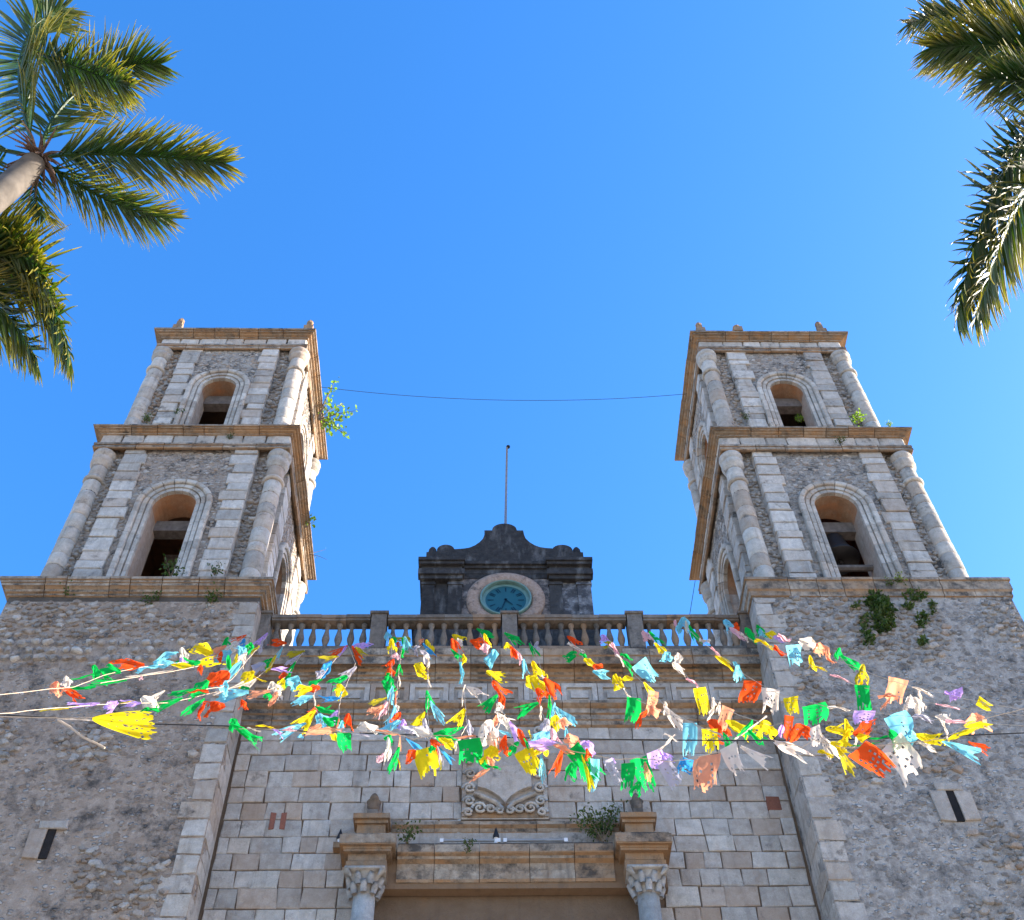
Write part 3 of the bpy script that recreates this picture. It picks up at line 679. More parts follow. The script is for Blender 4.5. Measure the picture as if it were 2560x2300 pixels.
def lantern(x, y, z, label):
    o = thing('small_lantern', label, 'lantern', (x, y, z))
    b = MB(); b.lathe([(.03, 0), (.03, .08), (.045, .09)], n=8); b.build('base', M['white'], o)
    b = MB(); b.lathe([(.05, .09), (.05, .15), (.015, .26), (.004, .3)], n=8); b.build('shade', M['iron'], o)
lantern(-.28, 15.42, 12.93, 'small dark pointed lantern between the two tube lamps'); lantern(-2.72, 15.6, 13.05, 'small dark pointed lantern left of the left portal pedestal')
mb = MB(); mb.box(-2.8, -2.64, 15.52, YW-.03, 12.95, 13.05); mb.build('bracket', M['cornice'], F)

# slit windows of the tower bodies
def slit(x, z0, z1, w, y, label, bl):
    o = thing('slit_window', label, 'window', (x, y, z0))
    b = MB(); b.box(-w/2, w/2, -.012, .3, 0, z1-z0); b.build('opening_shade', M['slitshade'], o)  # solid near-black box; the shade of a deep slit is put into its colour
    for s_ in ((-1, 1) if bl else (-1,)):
        m = Matrix.Translation((s_*(w/2+.13), .03, (z1-z0)/2+.0)) @ Matrix.Diagonal((.25, .12, z1-z0, 1)); link('jamb_block', BLK['ashlar'][1+s_], o, m)
    m = Matrix.Translation((0, .03, (z1-z0)+.07)) @ Matrix.Diagonal((w+.3, .14, .14, 1)); link('lintel', BLK['ashlar'][3], o, m)
slit(6.83, 12.93, 13.5, .12, TY-2.45-.012, 'narrow slit window between two pale blocks in the right tower body', 1)
slit(-6.98, 12.42, 12.93, .12, TY-2.33-.012, 'dark slit window low in the left tower body', 0)

# ------------------------------------------------------------------ balustrade
B = thing('stone_balustrade', 'dark weathered stone balustrade along the top of the church front', 'balustrade')
YB = 15.52
peds = [-4.62, -2.45, 0.0, 2.36, 4.5]
bm = MB(); bz0, bz1 = 17.13, 18.0
prof = [(.075, 0), (.075, .08), (.045, .10), (.05, .16), (.085, .30), (.088, .36), (.06, .50), (.042, .60), (.045, .66), (.062, .70), (.062, .72), (.075, .73), (.075, .8)]
bal = MB(); bal.lathe([(r*.95, z_/.8) for r, z_ in prof], n=10); BAL = mkmesh('baluster_mesh', bal.v, bal.f, M['balus'], True)
for i in range(4):
    a, b = peds[i]+.16, peds[i+1]-.16; n = 9 if i in (1, 2) else 8
    x = a
    k = 4
    for j in range(k):
        u0, u1 = a+(b-a)*j/k, a+(b-a)*(j+1)/k
        q = MB(); dz = R.uniform(-.008, .008); q.box(u0+.003, u1-.003, YB-.12, YB+.12, 17.88+dz, 17.93+dz); q.box(u0+.003, u1-.003, YB-.145, YB+.145, 17.93+dz, 18.01+dz); q.build('rail_block', M['balus'], B)
    q = MB(); q.box(a, b, YB-.12, YB+.12, 17.12, 17.2); q.build('plinth', M['balus'], B)
    for j in range(n):
        x = a+(b-a)*(j+.5)/n
        link('baluster', BAL, B, Matrix.Translation((x+R.uniform(-.008, .008), YB, 17.2)) @ Matrix.Rotation(R.uniform(-.02, .02), 4, 'Y') @ Matrix.Diagonal((R.uniform(.80, .92), .88, .685, 1)))
for i, x in enumerate(peds):
    q = MB(); q.box(x-.14, x+.14, YB-.15, YB+.15, 17.12, 18.02); q.box(x-.175, x+.175, YB-.18, YB+.18, 18.0+.023, 18.08); q.build('pedestal', M['balus'], B)

# ------------------------------------------------------------------ clock gable
G = thing('clock_gable', 'black weathered gable with scrolled top holding the church clock', 'gable')
YG = 16.35; gx = -.04
gb = MB(); gb.box(gx-1.68, gx+1.68, YG, YG+.6, 17.0, 20.1); gb.build('wall', M['black'], G)
for x0, x1 in ((-1.76, -1.5), (-1.22, -.93), (.86, 1.12), (1.44, 1.72)):
    q = MB(); q.box(x0, x1, YG-.07, YG, 18.83, 19.98); q.box(x0-.02, x1+.02, YG-.09, YG, 19.86, 19.92); q.build('pilaster', M['black'] if x0 < 1 else M['peel'], G)
q = MB(); q.box(1.12, 1.44, YG-.02, YG, 18.83, 19.98); q.build('stucco_panel', M['peel'], G)
q = MB(); q.box(-.93, .86, YG-.015, YG, 18.5, 20.2); q.build('clock_field', M['peel'], G)
q = MB(); q.box(gx-1.88, gx+1.88, YG-.16, YG+.62, 18.70, 18.83); q.box(gx-1.82, gx+1.82, YG-.12, YG+.62, 17.9, 18.70); q.build('base_course', M['black'], G)
# entablature breaking forward over the pilasters
q = MB()
for x0, x1 in ((-1.84, -.9), (.83, 1.77)):
    q.box(x0+.03, x1-.03, YG-.14, YG, 19.98, 20.08); q.box(x0-.01, x1+.01, YG-.19, YG, 20.08, 20.24); q.box(x0+.05, x1-.05, YG-.12, YG, 20.24, 20.38); q.box(x0, x1, YG-.2, YG, 20.38, 20.46); q.box(x0-.02, x1+.02, YG-.24, YG, 20.46, 20.55)
q.box(-.9, .83, YG-.04, YG, 20.24, 20.38); q.box(-.9, .83, YG-.08, YG, 20.38, 20.46); q.box(-.9, .83, YG-.13, YG, 20.46, 20.55); q.box(-.9, .83, YG-.03, YG, 20.1, 20.24)
q.box(gx-1.78, gx+1.78, YG, YG+.6, 20.1, 20.55); q.build('entablature', M['black'], G)
# scrolled top
pts = [(-1.72, 20.55), (-1.72, 21.02), (-1.50, 21.03)]
pts += [(-1.31+.19*math.cos(a), 21.08+.19*math.sin(a)) for a in [PI-.2-i*(PI-.4)/9 for i in range(10)]]
pts += [(-1.0, 21.13), (-.92, 21.14), (-.8, 21.17), (-.68, 21.25), (-.58, 21.36), (-.51, 21.48), (-.48, 21.60), (-.48, 21.76), (-.31, 21.76)]
pts += [(-.30+.0*i, 21.76) for i in ()]
pts += [(gx+.27*math.cos(a), 21.78+.22*math.sin(a)) for a in [PI-i*PI/10 for i in range(11)]]
pts += [(.23, 21.76), (.37, 21.76), (.39, 21.60), (.42, 21.48), (.5, 21.36), (.6, 21.26), (.72, 21.19), (.85, 21.16), (.98, 21.15)]
pts += [(1.2+.22*math.cos(a), 21.09+.18*math.sin(a)) for a in [PI-.25-i*(PI-.5)/9 for i in range(10)]]
pts += [(1.42, 21.03), (1.64, 21.02), (1.64, 20.55)]
v, f = extr(pts[::-1], YG+.03, YG+.48); q = MB(); q.add(v, f); q.build('scrolled_top', M['black'], G)
for x in (-1.6, 1.52):
    q = MB(); q.lathe([(.11, 21.0), (.10, 21.15), (.085, 21.27), (.05, 21.34), (.01, 21.36)], x, YG+.2, 12); q.build('finial', M['black'], G, True)
# clock: stone ring, rim, dial with hour marks and hands
def yring(prof, cx_, cz, y0, n=48):
    b = MB(); v = []; f = []
    for r, d in prof:
        for i in range(n): a = 2*PI*i/n; v.append((cx_+r*math.cos(a), y0-d, cz+r*math.sin(a)))
    for j in range(len(prof)-1):
        for i in range(n): k = (i+1) % n; f.append((j*n+i, (j+1)*n+i, (j+1)*n+k, j*n+k))
    b.add(v, f); return b
KX, KZ = -.04, 19.42
yring([(.80, 0), (.80, .07), (.74, .10), (.58, .10), (.53, .06), (.52, 0)], KX, KZ, YG-.016).build('stone_ring', M['ring'], G, True)
K = link('clock', mkmesh('clock_rim', *(lambda b: (b.v, b.f))(yring([(.525, 0), (.525, .12), (.50, .14), (.485, .12), (.485, .03)], KX, KZ, YG-.016)), M['clockrim'], True), G)
yring([(.485, .032), (.415, .034)], KX, KZ, YG-.016).build('chapter_ring', M['clockpale'], K)
b = yring([(.415, .030), (.001, .030)], KX, KZ, YG-.016); b.build('dial', M['glass'], K)
for h_ in range(12):
    a = PI/2-h_*PI/6; b = MB(); w = .022 if h_ % 3 else .034
    ux, uz = math.cos(a), math.sin(a); y_ = YG-.016-.036
    strokes = [-w, w] if h_ in (2, 5, 7, 10, 11, 1) else [0]
    for o_ in strokes:
        p0 = (KX+ux*.25-uz*o_, y_, KZ+uz*.25+ux*o_); p1 = (KX+ux*.37-uz*o_, y_, KZ+uz*.37+ux*o_); t_ = .012
        b.add([(p0[0]+uz*t_, y_, p0[2]-ux*t_), (p0[0]-uz*t_, y_, p0[2]+ux*t_), (p1[0]-uz*t_*1.4, y_, p1[2]+ux*t_*1.4), (p1[0]+uz*t_*1.4, y_, p1[2]-ux*t_*1.4)], [(0, 1, 2, 3)])
    b.build('hour_mark', M['clockmark'], K)
for nm, a, L in (('hour_hand', PI/2-4.55*PI/6, .2), ('minute_hand', PI/2-33*PI/30, .3)):
    b = MB(); ux, uz = math.cos(a), math.sin(a); y_ = YG-.016-.045
    b.add([(KX-uz*.02-ux*.04, y_, KZ+ux*.02-uz*.04), (KX+uz*.02-ux*.04, y_, KZ-ux*.02-uz*.04), (KX+uz*.008+ux*L, y_, KZ-ux*.008+uz*L), (KX-uz*.008+ux*L, y_, KZ+ux*.008+uz*L)], [(0, 1, 2, 3)]); b.build(nm, M['clockmark'], K)
# flagpole
pb, pt = at(999*1.2636, 1037*1.2636, 16.6), at(1003*1.2636, 885*1.2636, 16.6)
fp = MB(); fp.tube([(pb.x, 16.6, 21.7), tuple(pt)], [.032, .022], 8); fpo = fp.build('flagpole', M['pole'], None, True); tag(fpo, 'thin grey flagpole standing above the clock gable', 'flagpole')
q = MB(); q.lathe([(.045, pt.z), (.05, pt.z+.03), (.02, pt.z+.08)], pt.x+.03, pt.y, 8); q.build('pole_cap', M['iron'], fpo)

# ------------------------------------------------------------------ plaza floor
g = MB(); n = 24
for i in range(n):
    for j in range(n): g.add([(-600+i*50, -600+j*50, 0), (-550+i*50, -600+j*50, 0), (-550+i*50, -550+j*50, 0), (-600+i*50, -550+j*50, 0)], [(0, 1, 2, 3)])
M['ground'] = stone('plaza_paving', (0.52, 0.45, 0.36), (0.42, 0.36, 0.28), ochre=0.1, mould=0.05, rnd=0, bump=0.2, sc=.4, pits=0)
tag(g.build('ground', M['ground']), kind='structure')

# ------------------------------------------------------------------ plants
def leafmesh(seed, L, W, mat):
    r = random.Random(seed); mb = MB(); n = 3; v = []; f = []; 
    for i in range(n+1):
        t = i/n; w = W*math.sin(PI*min(1, t*.9+.08))*.5; d = -L*.18*t*t
        v += [(-w, L*t, d), (0, L*t, d-.06*W), (w, L*t, d)]
    for i in range(n): a = i*3; f += [(a, a+1, a+4, a+3), (a+1, a+2, a+5, a+4)]
    me = mkmesh('leaf_mesh', v, f, mat)
    at_ = me.attributes.new('tip', 'FLOAT', 'POINT'); at_.data.foreach_set('value', [i//3/n for i in range(len(v))])
    return me
LEAF = [leafmesh(i, 1, .55, M['leaf']) for i in range(3)]; FIG = [leafmesh(i, 1, .7, M['figleaf']) for i in range(3)]
def inst_leaves(name, parent, mats_meshes, n_parts, mlist, jname='foliage'):
    """first n_parts leaves are parts of their own, the rest one joined mesh"""
    for m in mlist[:n_parts]: link(name, R.choice(mats_meshes), parent, m)
    rest = mlist[n_parts:]
    if not rest: return None
    mb = MB(); me0 = mats_meshes[0]; vs_ = [v.co.copy() for v in me0.vertices]; fs = [tuple(p.vertices) for p in me0.polygons]
    tp = [0.0]*len(vs_); me0.attributes['tip'].data.foreach_get('value', tp); tips = []
    for m in rest: mb.add([tuple(m @ v) for v in vs_], fs); tips += tp
    o = mb.build(jname, me0.materials[0], parent); o['kind'] = 'stuff'
    a = o.data.attributes.new('tip', 'FLOAT', 'POINT'); a.data.foreach_set('value', tips); return o
def rndrot(r): return Matrix.Rotation(r.uniform(0, 2*PI), 4, 'Z') @ Matrix.Rotation(r.uniform(-1.3, 1.3), 4, 'X') @ Matrix.Rotation(r.uniform(-1, 1), 4, 'Y')
def bush(name, label, cat, base, tips, n, spread, ls, meshes, parts=0, group=None, seed=1):
    """woody stems from the base to each tip with leaves clustered round the outer half"""
    r = random.Random(seed); o = thing(name, label, cat, (0, 0, 0), group)
    st = MB(); ml = []
    for tp in tips:
        b0 = Vector(base); t0 = Vector(tp); mid = (b0+t0)/2+Vector((r.uniform(-1, 1), r.uniform(-1, 1), r.uniform(-.3, 1)))*spread*.4
        L = (t0-b0).length
        st.tube([b0, mid, t0], [max(.006, L*.018), L*.012, .003], 5)
        for i in range(n):
            t = r.uniform(.3, 1.05); p = (b0*(1-t)**2+mid*2*t*(1-t)+t0*t*t)+Vector((r.gauss(0, 1), r.gauss(0, 1), r.gauss(0, 1)))*spread*.4
            ml.append(Matrix.Translation(p) @ rndrot(r) @ Matrix.Scale(ls*r.uniform(.6, 1.25), 4))
    st.build('stem', M['twig'], o)
    inst_leaves('leaf', o, meshes, parts, ml)
    return o
def z1(x, y): return 80+x*.46145, 760+y*.46145
def z2(x, y): return 1640+x*.46145, 760+y*.46145
def z5(x, y): return 1640+x*.43435, 1450+y*.43435
def zb(x, y): return 830+x*.21718, 1950+y*.21718
def zd(x, y): return 1380+x*.16782, 1960+y*.16782
A_ = lambda f, x, y, Y: tuple(at(*f(x, y), Y))
# fig plant rooted in the left tower's top cornice
bush('fig_plant', 'bright green fig plant growing out of the upper cornice of the left tower', 'plant', (-4.93, 17.6, 27.95), [A_(z1, x, y, 17.7) for x, y in ((1640, 420), (1620, 520), (1690, 540), (1660, 600), (1640, 640), (1690, 690), (1720, 710), (1610, 690), (1770, 575), (1680, 620))], 20, .16, .11, FIG, 120, 'plants rooted in the towers', 3)
bush('fig_plant', 'small leafy sprig on the right side of the left tower beside its middle cornice', 'plant', (-4.75, 17.8, 23.6), [A_(z1, x, y, 17.8) for x, y in ((1520, 1130), (1545, 1165), (1500, 1150))], 10, .12, .09, FIG, 20, 'plants rooted in the towers', 4)
bush('dry_twig', 'bare dry twig sticking out of the middle cornice side of the left tower', 'plant', (-4.7, 18.5, 23.45), [A_(z1, x, y, 18.6) for x, y in ((1590, 1330), (1550, 1380), (1600, 1385))], 1, .05, .05, FIG, 0, 'plants rooted in the towers', 5)
for i, (f, x, y, Y, s_, lab) in enumerate([(z1, 755, 1440, 14.88, .32, 'green tuft on the base cornice below the lower arch of the left tower'), (z1, 990, 1440, 14.88, .22, 'small tuft on the base cornice left of the right column of the left tower'),
        (z1, 190, 1560, 15.0, .22, 'dark tuft under the left end of the base cornice of the left tower'), (z1, 650, 1600, 15.0, .24, 'dark fern under the base cornice below the left tower arch'), (z1, 970, 1590, 15.0, .26, 'trailing dark plant under the base cornice near the quoins of the left tower'),
        (z1, 625, 620, 15.1, .18, 'tuft at the foot of the left column of the upper stage of the left tower'), (z1, 800, 590, 15.5, .22, 'weedy tuft beside the upper arch of the left tower'),
        (z2, 1095, 625, 15.1, .28, 'bright green weed on the middle cornice of the right tower'), (z2, 1265, 655, 15.1, .12, 'tiny tuft near the right end of the middle cornice of the right tower'), (z2, 775, 620, 15.6, .16, 'small green plant inside the upper arch of the right tower'),
        (z2, 480, 610, 15.4, .16, 'thin weed beside the upper left pilaster of the right tower'), (z2, 1320, 1500, 14.85, .2, 'small tuft on the base cornice of the right tower'), (z2, 1265, 1515, 14.85, .16, 'smaller tuft hanging over the base cornice of the right tower'),
        (z2, 1000, 735, 15.15, .18, 'dark dry weed on the middle cornice frieze of the right tower'), (zb, 860, 640, 15.3, .26, 'dark low shrub on the left of the portal ledge'), (zb, 1550, 770, 15.25, .17, 'small dark shrub on the portal ledge left of centre'),
        (z1, 1070, 715, 15.2, .13, 'dark weed on the right half of the left tower middle cornice')]):
    p = Vector(at(*f(x, y), Y)); r = random.Random(i+90)
    bush('wall_plant', lab, 'plant', tuple(p-Vector((0, -.05, s_*.45))), [tuple(p+Vector((r.uniform(-.6, .6), r.uniform(-.5, .1), r.uniform(-.1, .7)))*s_) for _ in range(7)], 14, s_*.45, s_*.22, FIG if i in (7, 8, 9) else LEAF, 0, 'weeds on the masonry', i+10)
bush('fig_bush', 'dark green bush growing on the portal ledge beside the right pedestal', 'bush', A_(zd, 760, 860, 15.45), [A_(zd, x, y, 15.25+.03*i) for i, (x, y) in enumerate(((350, 520), (420, 420), (480, 380), (600, 360), (560, 450), (400, 600), (700, 450), (780, 420), (860, 380), (930, 280), (1000, 320), (980, 400), (640, 560), (880, 560), (830, 650), (500, 600)))], 40, .13, .055, LEAF, 200, None, 8)
def ivy(label, f, pts, Y, n, seed):
    r = random.Random(seed); o = thing('climbing_plant', label, 'climbing plant', group='climbing plants on the right tower body'); ml = []; st = MB()
    for (x, y, rx, ry) in pts:
        c0 = at(*f(x, y), Y); st.tube([c0+Vector((0, .08, .15)), c0, c0+Vector((.02, .03, -.15))], .012)
        for i in range(int(n*rx*ry/1100)+8):
            a = r.uniform(0, 2*PI); q = r.uniform(0, 1)**.6
            p = at(*f(x+rx*q*math.cos(a), y+ry*q*math.sin(a)), Y)
            ml.append(Matrix.Translation(p+Vector((0, -r.uniform(0, .16)*(1-q*.6), 0))) @ rndrot(r) @ Matrix.Scale(.085*r.uniform(.6, 1.2), 4))
    st.build('stem', M['twig'], o); r.shuffle(ml); inst_leaves('leaf', o, LEAF, 60, ml)
ivy('dense dark climbing plant hanging below the base cornice of the right tower', z5, [(1260, 130, 60, 55), (1300, 200, 75, 70), (1310, 270, 60, 50), (1285, 160, 60, 60)], 14.95, 130, 1)
ivy('dark leafy patch right of the big climbing plant on the right tower', z5, [(1490, 100, 70, 30), (1450, 165, 45, 18), (1530, 240, 40, 45), (1590, 170, 15, 40)], 14.95, 90, 2)
ivy('thin scattered growth left of the big climbing plant on the right tower', z5, [(1145, 165, 28, 18), (1200, 240, 30, 40), (1220, 350, 40, 40), (1190, 300, 18, 30)], 14.95, 80, 3)
ivy('small moss clump below and right of the big climbing plant', z5, [(1530, 365, 32, 16)], 14.93, 110, 4)

# ------------------------------------------------------------------ palms
def leaflet_mesh(seed, L=1.0, W=.045):
    r = random.Random(seed); n = 5; v = []; f = []; dr = r.uniform(.02, .14); cv = r.uniform(-.06, .06)
    for i in range(n+1):
        t = i/n; w = W*(1-t)**.6*(.6+.8*min(1, t*4))*.5+.002; x = cv*t*t; z = -dr*t*t*t
        v += [(x-w, t*L, z+.35*w), (x, t*L, z-.3*w), (x+w, t*L, z+.35*w)]
    for i in range(n): a = i*3; f += [(a, a+1, a+4, a+3), (a+1, a+2, a+5, a+4)]
    me = mkmesh('leaflet_mesh', v, f, M['palm']); a = me.attributes.new('tip', 'FLOAT', 'POINT'); a.data.foreach_set('value', [(i//3/n)**2.6 for i in range(len(v))]); return me
LFT = [leaflet_mesh(i) for i in range(6)]
def bez(P, t):
    n = len(P)-1; s_ = Vector((0, 0, 0))
    for i, p in enumerate(P): s_ += Vector(p)*(math.comb(n, i)*(1-t)**(n-i)*t**i)
    return s_
def palm(label, crown, fronds, seed, budget=290):
    """fronds: (control points, leaflet count, leaflet length, tuft)"""
    r = random.Random(seed); crown = Vector(crown)
    T = thing('palm_tree', label, 'palm tree', (0, 0, 0), 'palms around the plaza')
    tk = MB(); ln = math.copysign(1, crown.x); tp_ = [(crown.x+ln*3.4*(1-q)**1.5, crown.y-.6*(1-q), (crown.z-.2)*q) for q in (i/24 for i in range(25))]; tk.tube(tp_, [.30-.14*i/24+(.012 if i % 2 else 0) for i in range(25)], 14); tk.build('trunk', M['trunk'], T, True)
    hk = MB()
    for i in range(60):
        d = Vector((r.gauss(0, 1), r.gauss(0, 1), r.gauss(-.4, .8))).normalized()*r.uniform(.25, .6)
        hk.tube([crown, crown+d*.5+Vector((0, 0, .05)), crown+d+Vector((0, 0, -.1))], [.03, .02, .006], 4)
    hk.build('husk', M['husk'], T)
    used = 0
    for cps, nl, ll, vis in fronds:
        cps = [Vector(p) for p in cps]; fr = MB(); ts = [i/14 for i in range(15)]
        fr.tube([bez(cps, t) for t in ts], [.035*(1-t*.85) for t in ts], 5); fo = fr.build('frond', M['palm'], T)
        ml = []
        nl = int(nl*1.3)
        for i in range(nl):
            t = .10+.90*(i/nl)**.92; p = bez(cps, t); tg = (bez(cps, min(1, t+.02))-bez(cps, t-.02)).normalized()
            sd_ = 1 if i % 2 else -1
            side = tg.cross(Vector((0, 0, 1))).normalized()*sd_; up = side.cross(tg).normalized()*sd_
            roll = r.uniform(-.75, .75); fwd = .75+.6*t+max(0, t-.85)*6
            d = (side*math.cos(roll)+Vector((0, 0, 1))*math.sin(roll)*.9+tg*fwd*r.uniform(.7, 1.3)+Vector((0, 0, -.20*r.uniform(.2, 1.6)))).normalized()
            L = ll*1.22*(.55+.75*math.sin(PI*min(1, .15+t*.8)))*r.uniform(.8, 1.15)
            if t > .93: L *= r.uniform(.6, 1)
            x = d.cross(Vector((r.uniform(-.4, .4), r.uniform(-.4, .4), 1))).normalized(); z_ = x.cross(d)
            m = Matrix((x, d, z_)).transposed().to_4x4()
            ml.append(Matrix.Translation(p) @ m @ Matrix.Diagonal((ll*1.25, L, L, 1)))
        r.shuffle(ml); k = min(budget-used, len(ml), vis); used += k
        inst_leaves('leaflet', fo, LFT, k, ml, 'leaflets')
    return T
def ap(x, y, Y): return at(x, y, Y)
c1 = at(95, 395, 6.2)
F1 = [([c1, at(240, 370, 6.3), at(420, 395, 6.4), at(560, 408, 6.5)], 190, .50, 100),
      ([c1, at(200, 470, 6.6), at(330, 540, 6.9), at(420, 545, 7.1)], 150, .42, 80),
      ([c1, at(130, 240, 5.8), at(260, 150, 5.6), at(400, 160, 5.6)], 170, .52, 80),
      ([at(60, 120, 5.4), at(140, 150, 5.4), at(250, 190, 5.5), at(320, 215, 5.5)], 150, .5, 30),
      ([c1, at(20, 200, 5.6), at(30, 60, 5.2), at(160, 20, 5.1)], 140, .6, 0),
      ([c1, at(90, 460, 6.6), at(80, 520, 6.9), at(110, 545, 7.1)], 60, .35, 0),
      ([c1, at(-150, 330, 6.0), at(-350, 350, 6.0), at(-500, 450, 6.2)], 140, .6, 0),
      ([c1, at(-100, 480, 6.6), at(-250, 640, 7.2), at(-330, 760, 7.8)], 140, .6, 0)]
palm('tall palm at the upper left with three sunlit fronds reaching over the sky', c1, F1, 5)
c2 = at(-170, 700, 7.5)
F2 = [([c2, at(-50, 600, 7.5), at(120, 650, 7.6), at(170, 890, 7.9)], 230, .72, 170),
      ([c2, at(-80, 560, 7.2), at(50, 570, 7.2), at(120, 720, 7.3)], 190, .66, 90),
      ([c2, at(-120, 700, 7.8), at(20, 740, 8.0), at(90, 900, 8.3)], 170, .6, 30),
      ([c2, at(-350, 600, 7.5), at(-480, 650, 7.5), at(-560, 800, 7.6)], 120, .6, 0),
      ([c2, at(-330, 800, 7.9), at(-400, 950, 8.3), at(-430, 1050, 8.6)], 120, .6, 0)]
palm('palm at the left edge whose drooping frond hangs beside the left tower', c2, F2, 6)
c3 = at(2760, 190, 5.2)
F3 = [([c3, at(2600, 230, 5.4), at(2460, 440, 5.8), at(2395, 790, 6.6)], 260, .66, 150),
      ([c3, at(2640, 110, 5.1), at(2480, 105, 5.1), at(2330, 120, 5.15)], 240, .62, 100),
      ([c3, at(2640, 330, 5.5), at(2510, 540, 6.1), at(2440, 800, 6.7)], 230, .62, 40),
      ([c3, at(2660, 240, 5.3), at(2560, 190, 5.2), at(2460, 200, 5.2)], 150, .5, 0),
      ([c3, at(2640, 20, 4.9), at(2440, 0, 4.8), at(2270, 60, 4.9)], 170, .55, 0),
      ([c3, at(2900, 100, 5.1), at(3050, 150, 5.2), at(3150, 260, 5.3)], 120, .6, 0),
      ([c3, at(2950, 300, 5.6), at(3000, 500, 6.1), at(3020, 650, 6.6)], 120, .6, 0)]
palm('backlit dark palm at the upper right edge with frond tips glinting in the sun', c3, F3, 7)

# ------------------------------------------------------------------ cables
def sagline(p, q, sag, n=24): 
    p, q = Vector(p), Vector(q); return [p.lerp(q, i/n)-Vector((0, 0, sag*4*(i/n)*(1-i/n))) for i in range(n+1)]
k_ = MB(); k_.tube(sagline((-4.88, 16.9, 28.45), (4.95, 17.0, 28.35), .48), .007, 4); tag(k_.build('sky_wire', M['cable']), 'thin wire sagging across the sky between the two towers', 'wire')
k_ = MB(); k_.tube([at(1738, 1452, 16.5), at(1722, 1550, 15.3)], .006, 4); tag(k_.build('thin_wire', M['cable']), 'short thin wire running down beside the right tower to the bunting', 'wire')
YC = 8.2
PAN = dict(A=(110, 1560, .24679), B=(560, 1540, .24679), C=(1000, 1540, .24679), D=(1440, 1540, .25667), E=(1940, 1540, .26654))
def pp(k, x, y): a = PAN[k]; return a[0]+x*a[2], a[1]+y*a[2]
cab = [at(*pp('A', -900, 895), YC), at(*pp('A', 120, 950), YC), at(*pp('A', 1100, 1012), YC), at(*pp('A', 1850, 1032), YC), at(*pp('B', 300, 1145), YC), at(*pp('B', 1000, 1175), YC), at(*pp('C', 0, 1200), YC), at(*pp('C', 1000, 1228), YC), at(*pp('C', 1760, 1245), YC), at(*pp('D', 1000, 1208), YC), at(*pp('D', 1600, 1212), YC), at(*pp('E', 600, 1160), YC), at(*pp('E', 1960, 1112), YC), at(*pp('E', 2700, 1080), YC)]
k_ = MB(); k_.tube(cab, .006, 5); CAB = k_.build('support_cable', M['cable']); tag(CAB, 'dark twisted cable stretched across the plaza in front of the church', 'cable')

